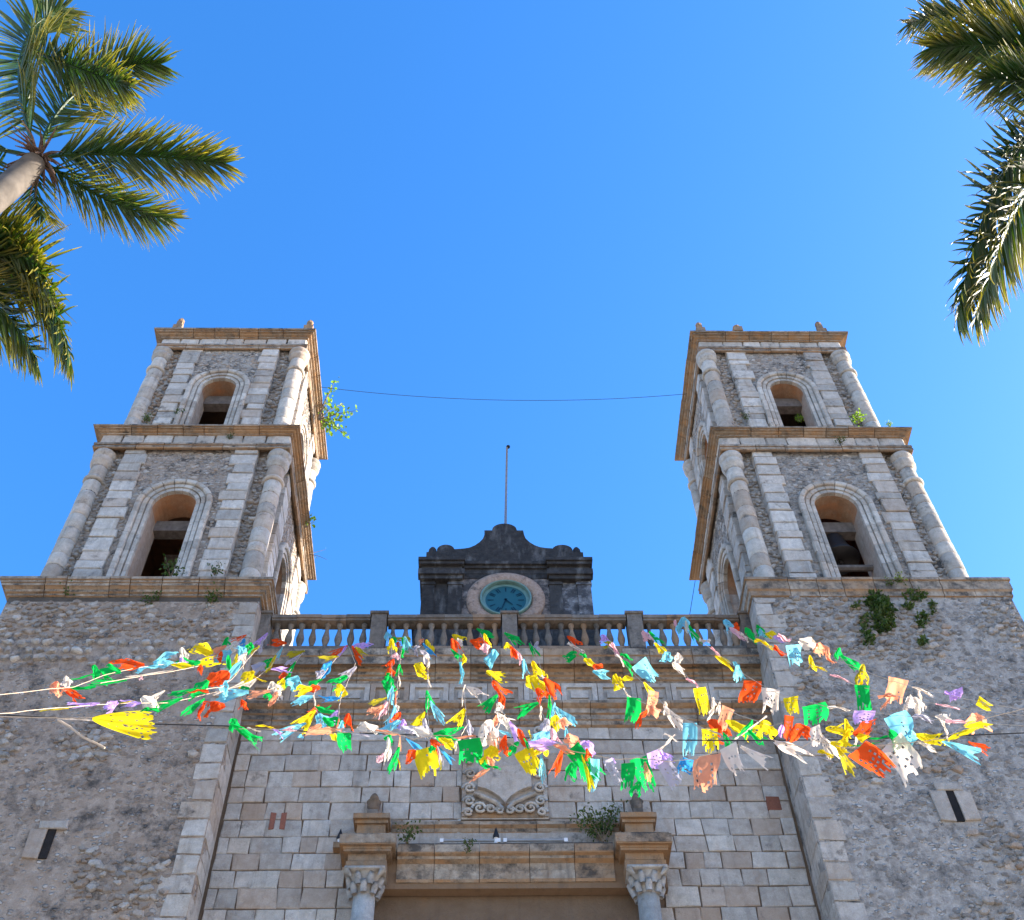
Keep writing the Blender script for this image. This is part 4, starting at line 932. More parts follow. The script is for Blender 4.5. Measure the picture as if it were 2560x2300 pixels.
# ------------------------------------------------------------------ papel picado bunting
PAN = dict(A=(110, 1560, .24679), B=(560, 1540, .24679), C=(1000, 1540, .24679), D=(1440, 1540, .25667), E=(1940, 1540, .26654))
def pp(k, x, y): a = PAN[k]; return a[0]+x*a[2], a[1]+y*a[2]
def flag(parent, P, wid, hei, ang, col, style, r):
    """one cut paper flag: torn, folded and perforated sheet hanging from P"""
    nu, nv = (12, 13) if style in 'f' else (10, 12)
    a = math.radians(ang); H = (-UP*math.cos(a)+RT*math.sin(a)); H = (H+Vector((r.uniform(-.2, .2), r.uniform(-.3, .3), r.uniform(-.1, .1)))).normalized()
    yaw = r.uniform(-.5, .5); Wd = (RT*math.cos(a)+UP*math.sin(a)); Nn = H.cross(Wd).normalized(); Wd = (Wd*math.cos(yaw)+Nn*math.sin(yaw)); Wd = (Wd-H*Wd.dot(H)).normalized(); Nn = H.cross(Wd).normalized()
    ph = [r.uniform(0, 6.28) for _ in range(6)]; s0 = r.uniform(-.35, .35); curl = r.uniform(-1, 1)
    v = []
    for j in range(nv+1):
        t = j/nv
        for i in range(nu+1):
            u = i/nu-.5
            if style == 'f':
                wv = 1-.10*t+.06*math.sin(t*5+ph[0]); off = s0*.35*t*t+.05*math.sin(t*4+ph[1]); n_ = .10*math.sin(u*7+ph[2]+t*2)*(.3+t)+.16*curl*t*t; hh = t*(1+.06*math.sin(u*9+ph[3]))
            elif style == 'c':
                wv = .15+.95*(math.sin(PI*min(1, .05+t*.7)) if ph[5] > 3 else t**.7)*(1+.22*math.sin(t*9+ph[0])); off = s0*.7*math.sin(t*3+ph[1]); n_ = .24*math.sin(u*7+ph[2]+t*4)*(.4+t*.6)+.22*curl*t; hh = t*(.9+.20*math.sin(u*6+ph[3])+.05*math.sin(u*19+ph[4]))
            elif style == 'h':   # sheet blown out from one corner
                wv = .18+1.0*t; off = s0*.4*t*t; n_ = .16*math.sin(u*6+ph[2]+t*3)*t+.12*curl*t*t; hh = t*(.95+.12*math.sin(u*7+ph[3]))
            else:                # twisted round the cord
                wv = .35+.5*abs(math.sin(t*6+ph[0])); off = .25*math.sin(t*5+ph[1]); n_ = .35*math.sin(u*8+t*7+ph[2]); hh = t
            cz = noise.noise(Vector((u*2.6+ph[0]*9, t*2.4+ph[1]*7, ph[2]))); cz2 = noise.noise(Vector((u*9+ph[3]*5, t*8, ph[4]*3)))
            k_c = {'f': .10, 'h': .22, 'c': .17, 't': .3}[style]
            n_ = n_*.8+k_c*(abs(cz)*1.3+.4*abs(cz2)); hh += k_c*.35*cz2*t; off += k_c*.3*cz*t
            q = P+Wd*(wid*(u*wv+off))+H*(hei*hh)+Nn*(min(wid, hei)*n_)
            v.append(tuple(q))
    f = []; dens = r.choice((.25, .45, .6)) if style in 'fh' else .12
    torn = [r.random() < .35 for _ in range(nu)]; tl = [r.randint(1, 4) for _ in range(nu)]
    for j in range(nv):
        for i in range(nu):
            if style in 'fh':
                if j >= nv-tl[i] and torn[i]: continue
                if j == nv-1 and i % 2: continue
                if 2 <= i <= nu-3 and 3 <= j <= nv-4 and (i % 2 == 0) and (j % 2 == 1) and r.random() < dens: continue
            else:
                if (j == nv-1 and r.random() < .4) or (j == nv-2 and torn[i]) or r.random() < .04 and 2 < j: continue
            b = j*(nu+1)+i; f.append((b, b+1, b+nu+2, b+nu+1))
    o = link('paper_flag', mkmesh('paper_flag', v, f, PM[col], style in 'fh'), parent)
    o['label'] = {'f': 'flat', 'c': 'crumpled', 'h': 'windblown', 't': 'twisted'}[style]+' '+PC[col][0]+' cut paper flag'
    return o
def garland(label, path, Y0, Y1, flags, seed, cordlink=True):
    """path: panel points of the cord from the church (Y0) to the near end (Y1)"""
    r = random.Random(seed); pts = [pp(*p) for p in path]; L = [0]
    for a, b in zip(pts, pts[1:]): L.append(L[-1]+math.hypot(b[0]-a[0], b[1]-a[1]))
    T = L[-1] or 1
    inv = lambda t: 1/((1-t)/Y0+t/Y1)
    G3 = [at(p[0], p[1], inv(l/T)) for p, l in zip(pts, L)]
    mb = MB(); fine = []
    for a, b in zip(G3, G3[1:]):
        for i in range(6): fine.append(a.lerp(b, i/6)+Vector((r.uniform(-.004, .004), 0, r.uniform(-.004, .004))))
    fine.append(G3[-1]); mb.tube(fine, .0038, 4)
    o = mb.build('paper_bunting', M['cord']); tag(o, label, 'bunting', 'strings of cut paper bunting')
    for k, x, y, w, h, a, c, s_ in flags:
        X, Yp = pp(k, x, y); best = min(range(len(pts)-1), key=lambda i: seg_d((X, Yp), pts[i], pts[i+1])[0]); d, t = seg_d((X, Yp), pts[best], pts[best+1])
        tt = (L[best]+t*(L[best+1]-L[best]))/T; Y = inv(tt)+r.uniform(-.05, .05)
        sc = PAN[k][2]; dist = (at(X, Yp, Y)-CP).dot(_fw)/FPX*sc
        an = math.radians(a)
        # (x, y) is the middle of the flag: step back half its drop to the attachment
        P0 = at(X-math.sin(an)*h*sc/2, Yp-math.cos(an)*h*sc/2, Y)
        flag(o, P0, w*dist*1.12, h*dist*1.18, a, c, s_, r)
    return o
def seg_d(p, a, b):
    dx, dy = b[0]-a[0], b[1]-a[1]; q = dx*dx+dy*dy or 1; t = max(0, min(1, ((p[0]-a[0])*dx+(p[1]-a[1])*dy)/q)); return math.hypot(p[0]-a[0]-t*dx, p[1]-a[1]-t*dy), t
YF = 14.75
GL = [
 ('bunting string whose topmost flags under the balustrade are yellow and blue', [('C', 230, 215), ('C', 285, 480), ('C', 285, 780), ('C', 275, 980), ('C', 300, 1200)], YF, 8.3,
  [('C', 285, 300, 70, 130, 15, 'y', 'c'), ('C', 262, 345, 60, 150, 25, 'b', 'h'), ('C', 225, 255, 50, 60, -30, 'o', 'c'), ('C', 235, 400, 90, 120, 30, 's', 'c'), ('C', 165, 340, 60, 90, -20, 's', 't'), ('C', 270, 450, 40, 120, 5, 'w', 't'),
   ('C', 210, 525, 110, 150, 80, 'y', 'c'), ('C', 282, 650, 22, 120, 5, 'w', 't'), ('C', 305, 840, 110, 190, 18, 'g', 'h'), ('C', 335, 970, 90, 230, 15, 'c', 'h'), ('C', 200, 1040, 110, 180, -35, 'y', 'h'), ('C', 265, 1120, 70, 170, 10, 's', 'c')]),
 ('bunting string left of the clock with a cream flag blown right', [('C', 570, 170), ('C', 610, 440), ('C', 645, 680), ('C', 665, 930), ('C', 680, 1100), ('C', 620, 1210)], YF, 8.3,
  [('C', 585, 215, 90, 130, 75, 'y', 'c'), ('C', 570, 290, 80, 160, 45, 'r', 'c'), ('C', 560, 380, 70, 130, 40, 'g', 'h'), ('C', 610, 260, 50, 90, 40, 'w', 'c'), ('C', 640, 430, 60, 90, -10, 'y', 'c'), ('C', 632, 560, 45, 190, 5, 'c', 't'), ('C', 655, 790, 20, 190, 0, 'w', 't'),
   ('C', 755, 765, 110, 200, 60, 'w', 'c'), ('C', 600, 1015, 140, 190, -40, 'y', 'h'), ('C', 700, 1130, 60, 170, 5, 's', 'c')]),
 ('bunting string starting right under the clock with a light blue flag like a bow', [('C', 790, 120), ('C', 870, 300), ('C', 915, 520), ('C', 945, 740), ('C', 990, 900), ('C', 1060, 1000), ('C', 960, 1190)], YF, 8.3,
  [('C', 850, 165, 70, 170, 65, 'g', 'h'), ('C', 860, 235, 60, 120, 10, 'y', 'c'), ('C', 775, 270, 90, 140, 70, 'r', 'c'), ('C', 870, 320, 80, 90, 20, 'k', 'c'), ('C', 915, 410, 150, 130, 0, 'c', 'c'), ('C', 912, 480, 40, 100, 0, 'c', 't'),
   ('C', 960, 600, 80, 180, 80, 'y', 'c'), ('C', 990, 730, 110, 180, 35, 'r', 'c'), ('C', 1015, 850, 60, 150, 10, 'r', 'c'), ('C', 915, 860, 110, 190, -50, 'g', 'h'), ('C', 990, 930, 80, 90, 20, 'w', 'c'), ('C', 1030, 1040, 100, 160, 25, 'w', 'c'), ('C', 960, 1060, 60, 120, -20, 'o', 'c')]),
 ('bunting string right of the clock with a big yellow flag then a red one', [('C', 1075, 160), ('C', 1190, 380), ('C', 1290, 580), ('C', 1400, 830), ('C', 1450, 1010), ('C', 1500, 1200)], YF, 8.3,
  [('C', 1130, 230, 90, 190, 50, 'g', 'h'), ('C', 1085, 300, 70, 70, 0, 'y', 'c'), ('C', 1150, 365, 80, 130, 30, 'r', 'c'), ('C', 1215, 420, 60, 120, 20, 'k', 'c'), ('C', 1270, 510, 70, 160, 10, 'c', 'c'), ('C', 1370, 680, 120, 220, 45, 'y', 'c'), ('C', 1420, 790, 150, 140, 30, 'r', 'c'),
   ('C', 1310, 930, 110, 210, -60, 'g', 'h'), ('C', 1435, 970, 30, 120, 15, 'w', 't'), ('C', 1470, 1110, 90, 150, -20, 's', 'c'), ('C', 1560, 1070, 90, 140, -20, 'y', 'c')]),
 ('bunting string two bays right of the clock ending in a pale blue ribboned flag', [('C', 1320, 260), ('C', 1400, 430), ('C', 1450, 620), ('C', 1510, 800), ('C', 1560, 920), ('C', 1600, 1180)], YF, 8.3,
  [('C', 1345, 330, 70, 140, 30, 'g', 'h'), ('C', 1390, 300, 60, 90, 10, 's', 'c'), ('C', 1390, 530, 110, 180, 50, 'y', 'c'), ('C', 1455, 640, 30, 90, 20, 'w', 't'), ('C', 1520, 710, 110, 200, 20, 'r', 'c'), ('C', 1515, 910, 60, 230, 0, 'g', 'h'), ('C', 1560, 950, 40, 150, -5, 'c', 'c'),
   ('C', 1660, 1000, 130, 240, 50, 'c', 'h'), ('C', 1640, 1110, 100, 110, 60, 'o', 'c'), ('C', 1700, 1190, 70, 120, 20, 'c', 'c')]),
 ('bunting string below the right baluster bay with a green square flag halfway down', [('C', 1690, 210), ('D', 100, 440), ('D', 300, 600), ('D', 550, 795), ('D', 830, 930), ('D', 1060, 1010), ('D', 1220, 1095), ('D', 1400, 1150), ('D', 1570, 1215)], YF, 8.3,
  [('C', 1755, 250, 80, 160, 60, 'r', 'c'), ('C', 1770, 320, 40, 170, 50, 'w', 't'), ('C', 1735, 400, 100, 100, 0, 'g', 'c'), ('C', 1850, 410, 40, 80, 45, 'g', 't'), ('D', 120, 455, 60, 110, 60, 'y', 'c'), ('D', 205, 498, 60, 90, 80, 'r', 'c'), ('D', 240, 560, 100, 160, 70, 'c', 'c'), ('D', 400, 635, 110, 120, 60, 'y', 'c'), ('D', 490, 610, 50, 110, 95, 'y', 'c'), ('D', 500, 745, 22, 110, 50, 'w', 't'),
   ('D', 570, 895, 135, 200, 2, 'g', 'f'), ('D', 620, 1020, 50, 120, 0, 'r', 'c'), ('D', 690, 920, 40, 150, -50, 'r', 'c'), ('D', 1095, 1170, 140, 260, -5, 'c', 'f'), ('D', 1330, 1195, 150, 200, 12, 'y', 'f'), ('D', 1475, 1200, 90, 160, 35, 'g', 'h')]),
 ('bunting string with one large light blue flag like a sail', [('D', 245, 230), ('D', 400, 380), ('D', 560, 560), ('D', 700, 700), ('D', 830, 840), ('D', 960, 950), ('D', 1230, 1090), ('D', 1420, 1150)], YF, 8.4,
  [('D', 285, 225, 110, 90, 0, 'p', 'c'), ('D', 300, 275, 90, 60, 0, 'v', 't'), ('D', 375, 325, 50, 140, 45, 'k', 't'), ('D', 480, 395, 40, 110, 70, 'g', 't'), ('D', 430, 420, 30, 120, 40, 'w', 't'), ('D', 495, 485, 70, 140, 40, 'g', 'c'), ('D', 665, 530, 150, 200, 30, 'c', 'f'),
   ('D', 730, 700, 80, 180, 50, 'y', 'h'), ('D', 750, 810, 90, 160, -5, 'o', 'f'), ('D', 745, 920, 100, 110, 20, 'o', 'c'), ('D', 950, 970, 110, 260, 45, 'w', 'h'), ('D', 870, 890, 40, 120, 10, 'w', 't')]),
 ('bunting string with a narrow yellow flag starting at the right balustrade pedestal', [('D', 650, 150), ('D', 800, 280), ('D', 940, 430), ('D', 1090, 600), ('D', 1290, 780), ('D', 1440, 890), ('D', 1590, 970), ('D', 1900, 1070), ('E', 60, 1000)], YF, 8.2,
  [('D', 690, 185, 70, 120, 60, 'k', 'c'), ('D', 765, 215, 60, 170, 35, 'g', 'c'), ('D', 815, 310, 60, 150, 50, 'y', 'c'), ('D', 880, 390, 120, 90, 20, 'c', 'c'), ('D', 985, 410, 70, 110, -10, 'w', 'c'), ('D', 985, 510, 60, 150, 30, 'w', 'c'), ('D', 1130, 640, 35, 130, 50, 'k', 't'),
   ('D', 1212, 812, 110, 230, 2, 'y', 'f'), ('D', 1335, 840, 60, 100, 10, 'w', 'c'), ('D', 1305, 930, 45, 150, -25, 'w', 't'), ('D', 1400, 890, 45, 110, -5, 'w', 'c'), ('D', 1465, 990, 110, 200, -15, 'o', 'f'), ('D', 1380, 1080, 130, 230, 60, 'r', 'c'),
   ('D', 1590, 1060, 140, 280, 70, 'y', 'c'), ('D', 1650, 1090, 100, 200, -30, 'g', 'c'), ('D', 1850, 1090, 150, 160, 20, 'y', 'c'), ('D', 1760, 1150, 90, 180, 60, 'g', 'c'), ('D', 1740, 1090, 24, 330, -45, 'w', 't')]),
 ('long bunting string with red orange, cream, yellow and green square flags in a row', [('D', 1010, 40), ('D', 1210, 240), ('D', 1420, 400), ('D', 1640, 570), ('D', 1840, 690), ('E', 30, 735), ('E', 460, 845), ('E', 750, 890), ('E', 1000, 915), ('E', 1280, 945), ('E', 1600, 980), ('E', 2000, 1010), ('E', 2600, 1050)], YF, 8.6,
  [('D', 1050, 75, 130, 130, 20, 'c', 'c'), ('D', 980, 80, 40, 90, 40, 'k', 't'), ('D', 1075, 100, 40, 110, 10, 'w', 'c'), ('D', 1160, 150, 70, 170, 40, 'g', 'c'), ('D', 1240, 250, 45, 90, 60, 'w', 't'), ('D', 1360, 350, 30, 130, 50, 'k', 't'), ('D', 1430, 435, 80, 180, 60, 'y', 'c'), ('D', 1575, 550, 120, 140, 0, 'c', 'h'), ('D', 1550, 480, 50, 80, 40, 'c', 'c'),
   ('D', 1690, 715, 190, 180, -15, 'r', 'f'), ('D', 1880, 810, 150, 210, -12, 'w', 'f'), ('E', 142, 828, 150, 140, 5, 'y', 'f'), ('E', 355, 912, 210, 170, 5, 'g', 'f'), ('E', 570, 866, 30, 180, 78, 'w', 't'), ('E', 835, 940, 190, 110, 8, 'p', 'f'), ('E', 1165, 1010, 200, 220, 30, 'c', 'f'), ('E', 1370, 940, 50, 170, 85, 's', 't'), ('E', 1570, 955, 90, 160, 80, 'w', 'c'), ('E', 1575, 1060, 30, 140, 5, 'w', 't'), ('E', 1690, 985, 40, 200, 80, 'k', 't'), ('E', 1880, 980, 160, 150, 10, 'o', 'c')]),
 ('bunting string with a single bright green square flag over the right tower wall', [('D', 1440, 80), ('D', 1600, 165), ('D', 1740, 250), ('D', 1900, 310), ('E', 110, 375), ('E', 400, 495), ('E', 730, 645), ('E', 960, 710), ('E', 1300, 790), ('E', 1560, 835), ('E', 1790, 870), ('E', 2040, 900), ('E', 2600, 965)], YF, 9.6,
  [('D', 1475, 85, 80, 120, 20, 'c', 'c'), ('D', 1562, 98, 70, 80, 0, 'r', 'c'), ('D', 1570, 155, 50, 170, 60, 'k', 'c'), ('D', 1650, 195, 30, 100, 50, 'w', 't'), ('D', 1690, 175, 60, 150, 30, 'g', 'c'), ('D', 1820, 270, 45, 170, 65, 'y', 't'), ('D', 1975, 345, 50, 130, 60, 'r', 't'),
   ('E', 190, 350, 130, 170, 15, 'c', 'f'), ('E', 325, 430, 60, 130, 15, 'y', 'c'), ('E', 400, 500, 30, 110, 65, 'y', 't'), ('E', 580, 585, 26, 170, 62, 'k', 't'), ('E', 812, 752, 140, 210, 0, 'g', 'f'), ('E', 1040, 745, 40, 170, 95, 'o', 't'), ('E', 1035, 810, 40, 130, -35, 'o', 'c'), ('E', 1250, 810, 120, 110, 20, 'w', 'c'), ('E', 1340, 830, 90, 170, 40, 'w', 'c'), ('E', 1345, 750, 40, 100, -10, 'w', 't'), ('E', 1590, 838, 24, 190, 78, 'k', 't')]),
 ('highest bunting string across the right tower with a square salmon flag', [('D', 1750, 110), ('D', 1900, 200), ('E', 100, 255), ('E', 370, 350), ('E', 600, 425), ('E', 760, 490), ('E', 950, 560), ('E', 1230, 650), ('E', 1560, 725), ('E', 1790, 780), ('E', 2040, 830), ('E', 2600, 930)], YF, 9.8,
  [('D', 1785, 135, 90, 110, 10, 'g', 'c'), ('D', 1800, 160, 60, 80, 20, 'c', 'c'), ('D', 1890, 193, 60, 100, 70, 'y', 'c'), ('D', 1975, 215, 50, 110, 60, 'p', 'c'), ('E', 60, 220, 50, 110, 60, 'k', 't'), ('E', 280, 280, 100, 170, 50, 'w', 'c'), ('E', 430, 310, 110, 130, 20, 'o', 'c'), ('E', 500, 375, 40, 130, 50, 'o', 't'), ('E', 600, 345, 60, 100, 10, 'g', 'c'), ('E', 680, 430, 80, 190, 50, 'g', 'h'), ('E', 800, 530, 120, 160, 0, 'v', 'c'), ('E', 800, 600, 40, 90, 5, 'y', 't'),
   ('E', 1120, 680, 160, 200, -12, 'o', 'f'), ('E', 1370, 690, 30, 200, 75, 'w', 't'), ('E', 1690, 730, 160, 90, 5, 'p', 'f'), ('E', 1640, 740, 40, 130, 80, 'p', 't'), ('E', 1940, 825, 80, 120, 60, 'y', 'f')]),
 ('tangled bunting along the cable at the right with big orange and cream flags', [('E', -80, 1150), ('E', 250, 1230), ('E', 350, 1160), ('E', 660, 1240), ('E', 940, 1220), ('E', 1260, 1190), ('E', 1560, 1150), ('E', 1820, 1010), ('E', 2040, 940), ('E', 2600, 800)], 7.0, 7.0,
  [('E', 120, 1030, 80, 190, -5, 'r', 'f'), ('E', 200, 1080, 200, 140, 10, 'r', 'c'), ('E', 50, 1070, 50, 100, 0, 'p', 'c'), ('E', 130, 1200, 100, 300, 80, 'w', 'c'), ('E', 380, 1110, 140, 150, 30, 'w', 'f'), ('E', 490, 1200, 130, 250, 40, 'w', 'h'), ('E', 560, 1040, 110, 200, 110, 'y', 'c'), ('E', 680, 1030, 70, 150, 30, 'y', 'c'), ('E', 640, 1120, 90, 150, -40, 'y', 'c'), ('E', 600, 1195, 90, 190, 85, 'y', 'c'),
   ('E', 660, 1340, 100, 260, 40, 'v', 'h'), ('E', 450, 1290, 40, 130, 75, 'y', 't'), ('E', 450, 1335, 16, 160, 70, 's', 't'), ('E', 820, 1070, 110, 210, 110, 'r', 'c'), ('E', 800, 1130, 70, 120, 110, 'y', 'c'), ('E', 750, 1180, 30, 90, 0, 'w', 't'), ('E', 890, 1350, 220, 340, 50, 'r', 'f'), ('E', 1170, 1310, 270, 330, 40, 'w', 'f'),
   ('E', 1130, 1150, 120, 210, 40, 'g', 'c'), ('E', 960, 1150, 24, 170, 88, 'g', 't'), ('E', 1240, 1130, 120, 110, 0, 'c', 'c'), ('E', 1430, 1140, 120, 240, 85, 'y', 'c'), ('E', 1400, 1215, 60, 170, 60, 'w', 'h'), ('E', 1720, 1080, 50, 260, 125, 'y', 'c'), ('E', 1720, 1240, 130, 360, 66, 'c', 'h'), ('E', 1900, 1210, 90, 210, 70, 'r', 'h'), ('E', 1860, 1040, 60, 200, 80, 'y', 'c'), ('E', 800, 1235, 20, 240, 85, 'g', 't')]),
 ('close bunting string sagging below the cable with lilac, green and salmon flags', [('C', 1560, 1330), ('D', 200, 1360), ('D', 400, 1400), ('D', 620, 1380), ('D', 900, 1420), ('D', 1120, 1390), ('D', 1400, 1320), ('D', 1580, 1250)], 6.9, 6.9,
  [('D', 105, 1270, 150, 120, 10, 'p', 'c'), ('D', 115, 1340, 70, 110, 10, 'r', 'c'), ('D', 60, 1440, 110, 330, 22, 'g', 'h'), ('D', 125, 1560, 60, 200, 15, 'y', 'h'), ('D', 200, 1530, 85, 280, 5, 'c', 'f'), ('D', 350, 1500, 90, 220, 20, 's', 'f'), ('D', 345, 1410, 70, 60, 0, 'p', 'c'), ('D', 485, 1540, 125, 220, -8, 'g', 'f'), ('D', 640, 1520, 160, 290, 12, 'g', 'f'), ('D', 700, 1500, 70, 180, 20, 'o', 'h'), ('D', 610, 1670, 90, 120, 0, 'g', 'c'),
   ('D', 790, 1390, 150, 170, 25, 'p', 'f'), ('D', 880, 1350, 60, 150, 65, 'p', 'c'), ('D', 900, 1520, 160, 230, 25, 's', 'f'), ('D', 1040, 1450, 170, 130, 10, 'b', 'c'), ('D', 1285, 1510, 300, 310, 5, 'o', 'f'), ('D', 1530, 1370, 170, 240, 30, 'w', 'f'), ('D', 1720, 1360, 110, 300, 52, 'w', 'h'), ('D', 880, 1250, 26, 200, 125, 'w', 't'), ('D', 910, 1180, 24, 130, 60, 'w', 't')]),
 ('bunting bunched on the cable with a dotted yellow flag and long green flag', [('C', 1020, 1240), ('C', 1200, 1330), ('C', 1400, 1330), ('C', 1600, 1300), ('C', 1760, 1290), ('C', 1900, 1330)], 6.9, 6.9,
  [('C', 1150, 1150, 100, 190, 25, 'p', 'h'), ('C', 1225, 1235, 60, 200, 20, 'r', 'c'), ('C', 1075, 1290, 100, 170, 15, 'r', 'c'), ('C', 1150, 1340, 60, 170, -40, 'g', 'c'), ('C', 1265, 1290, 40, 110, 15, 'g', 'c'), ('C', 1310, 1200, 20, 90, 0, 'y', 't'), ('C', 1290, 1460, 190, 240, 18, 'y', 'f'), ('C', 1420, 1360, 180, 110, 0, 'y', 'c'), ('C', 1440, 1520, 80, 230, 5, 'c', 'h'), ('C', 1420, 1230, 130, 240, -60, 'c', 'c'), ('C', 1410, 1300, 100, 260, 85, 'p', 'c'), ('C', 1570, 1210, 110, 150, 10, 'k', 'c'),
   ('C', 1735, 1270, 130, 170, 10, 'o', 'c'), ('C', 1640, 1320, 60, 180, 85, 'o', 'c'), ('C', 1630, 1450, 90, 260, -12, 'r', 'h'), ('C', 1720, 1560, 110, 160, -10, 'g', 'c'), ('C', 1820, 1490, 150, 360, 25, 'g', 'f'), ('C', 1900, 1560, 60, 330, 22, 'y', 'h'), ('C', 1380, 1500, 20, 170, 10, 'v', 't')]),
 ('bunting bunched on the cable with a big yellow and a fringed green flag', [('B', 1500, 1175), ('C', -60, 1180), ('C', 140, 1250), ('C', 330, 1210), ('C', 560, 1210), ('C', 700, 1230), ('C', 900, 1250), ('C', 1040, 1230)], 7.2, 6.9,
  [('C', 270, 1460, 230, 250, 5, 'y', 'f'), ('C', 115, 1410, 80, 140, -45, 'r', 'c'), ('C', 110, 1300, 60, 160, 40, 'b', 'h'), ('C', 90, 1150, 110, 180, 60, 's', 'c'), ('C', 230, 1170, 80, 210, 70, 'w', 'c'), ('C', 370, 1290, 110, 150, 60, 'r', 'c'), ('C', 460, 1275, 90, 160, 60, 'y', 'c'), ('C', 440, 1210, 90, 210, 85, 'g', 'c'), ('C', 555, 1145, 80, 190, -75, 'g', 'h'), ('C', 455, 1395, 60, 190, 40, 'b', 'h'), ('C', 385, 1400, 40, 180, 5, 's', 'c'), ('C', 320, 1340, 70, 60, 0, 'g', 'c'),
   ('C', 710, 1350, 220, 210, 8, 'g', 'f'), ('C', 800, 1460, 80, 190, 40, 'g', 'c'), ('C', 930, 1515, 30, 140, 85, 'g', 't'), ('C', 930, 1390, 190, 160, 0, 'y', 'c'), ('C', 905, 1470, 70, 110, 20, 'o', 'c'), ('C', 840, 1610, 50, 190, -45, 'o', 'c'), ('C', 880, 1190, 220, 200, 40, 'w', 'c'), ('C', 940, 1270, 170, 170, 30, 'o', 'c'), ('C', 1060, 1170, 40, 130, 70, 'c', 'c'), ('C', 670, 1225, 26, 200, -88, 'o', 't'), ('C', 575, 1290, 40, 110, -30, 'w', 't'),
   ('B', 1640, 1340, 60, 240, -10, 'w', 'c'), ('B', 1585, 1420, 60, 90, -45, 'k', 'c'), ('B', 1770, 1290, 40, 160, -10, 'o', 'h'), ('B', 1720, 1430, 90, 240, -30, 'g', 'h'), ('B', 1690, 1240, 90, 80, 0, 'g', 'c'), ('B', 1780, 1490, 20, 110, 20, 'y', 't')]),
 ('bunting along the cable left of centre with a fringed cream flag', [('B', 150, 1140), ('B', 500, 1150), ('B', 800, 1180), ('B', 1150, 1185), ('B', 1500, 1175), ('B', 1760, 1190)], 7.8, 7.4,
  [('B', 1230, 1260, 150, 170, 12, 'g', 'f'), ('B', 1110, 1230, 70, 100, 50, 'y', 'c'), ('B', 1000, 1190, 60, 270, 86, 'o', 'c'), ('B', 920, 1140, 60, 160, -60, 'o', 'c'), ('B', 780, 1215, 50, 40, 0, 'c', 'c'), ('B', 540, 1175, 40, 110, 60, 'p', 'c'), ('B', 650, 1165, 50, 120, 80, 'k', 'c'), ('B', 1310, 1185, 40, 240, 85, 's', 'c'), ('B', 1450, 1120, 150, 110, 0, 'w', 'c'), ('B', 1640, 1165, 40, 220, 86, 'o', 'c'), ('B', 410, 1130, 24, 180, 75, 'y', 't'), ('B', 290, 1145, 24, 120, 85, 'w', 't'),
   ('B', 90, 1090, 90, 110, 10, 'g', 'c'), ('B', 190, 1170, 110, 300, 65, 'g', 'c'), ('B', 300, 1240, 80, 120, 40, 'g', 'c')]),
 ('bunting string falling at the left pedestal of the balustrade, green and light blue', [('B', 1640, 180), ('B', 1700, 300), ('B', 1700, 560), ('B', 1690, 760), ('B', 1660, 960), ('B', 1700, 1170)], YF, 8.3,
  [('B', 1665, 195, 60, 80, 20, 'c', 'c'), ('B', 1710, 295, 100, 130, 0, 'y', 'c'), ('B', 1715, 240, 60, 60, 0, 'g', 'c'), ('B', 1690, 480, 90, 110, -20, 'r', 'c'), ('B', 1690, 560, 80, 80, 20, 'r', 'c'), ('B', 1650, 600, 50, 50, 0, 'g', 't'), ('B', 1690, 690, 110, 170, 10, 'g', 'c'), ('B', 1690, 790, 70, 170, -10, 'c', 'c'), ('B', 1570, 845, 60, 170, -75, 'v', 'h'), ('B', 1560, 950, 100, 160, -55, 'o', 'c'), ('B', 1630, 940, 60, 150, -20, 'k', 'c'), ('B', 1680, 1020, 80, 240, -20, 'c', 'c'), ('B', 1710, 1110, 190, 110, 0, 'c', 'c')]),
 ('bunting string beside the left balustrade pedestal on a bare pale cord', [('B', 1740, 190), ('B', 1800, 330), ('B', 1765, 600), ('B', 1755, 760), ('B', 1745, 900), ('B', 1800, 1170)], YF, 8.3,
  [('B', 1800, 215, 50, 150, 85, 'v', 't'), ('B', 1850, 270, 90, 130, 20, 'c', 'h'), ('B', 1810, 280, 60, 130, 5, 'g', 'c'), ('B', 1770, 285, 40, 50, 0, 'r', 'c'), ('B', 1800, 370, 40, 80, 0, 'g', 't'), ('B', 1740, 400, 110, 60, 0, 'k', 'c'), ('B', 1765, 540, 80, 100, 0, 'g', 'c'), ('B', 1770, 660, 20, 110, 0, 'w', 't'), ('B', 1752, 820, 20, 120, 0, 'o', 't'), ('B', 1735, 940, 50, 80, 0, 'w', 'c'), ('B', 1740, 985, 60, 70, 0, 'p', 'c'), ('B', 1775, 1035, 110, 120, -30, 'r', 'c'), ('B', 1820, 1090, 90, 90, 0, 'p', 'c')]),
 ('bunting string under the left baluster bay with a white pennant', [('B', 1260, 300), ('B', 1330, 480), ('B', 1250, 680), ('B', 1190, 800), ('B', 1165, 930), ('B', 1160, 1150)], YF, 8.2,
  [('B', 1380, 315, 60, 170, 80, 'p', 'c'), ('B', 1330, 385, 80, 180, 20, 'r', 'h'), ('B', 1365, 365, 60, 120, 40, 'v', 'c'), ('B', 1290, 590, 90, 190, -35, 's', 'h'), ('B', 1175, 650, 100, 180, -70, 'g', 'c'), ('B', 1165, 750, 110, 130, -20, 'y', 'c'), ('B', 1090, 845, 70, 170, -88, 'b', 'c'), ('B', 1180, 810, 20, 90, -20, 'c', 't'), ('B', 1120, 1005, 100, 120, -30, 'p', 'h'), ('B', 1085, 1060, 100, 180, 60, 'g', 'c'), ('B', 1255, 1060, 120, 150, -10, 'r', 'c'), ('B', 1200, 1100, 60, 90, 0, 'c', 'c'), ('B', 1160, 1090, 20, 100, 0, 'o', 't')]),
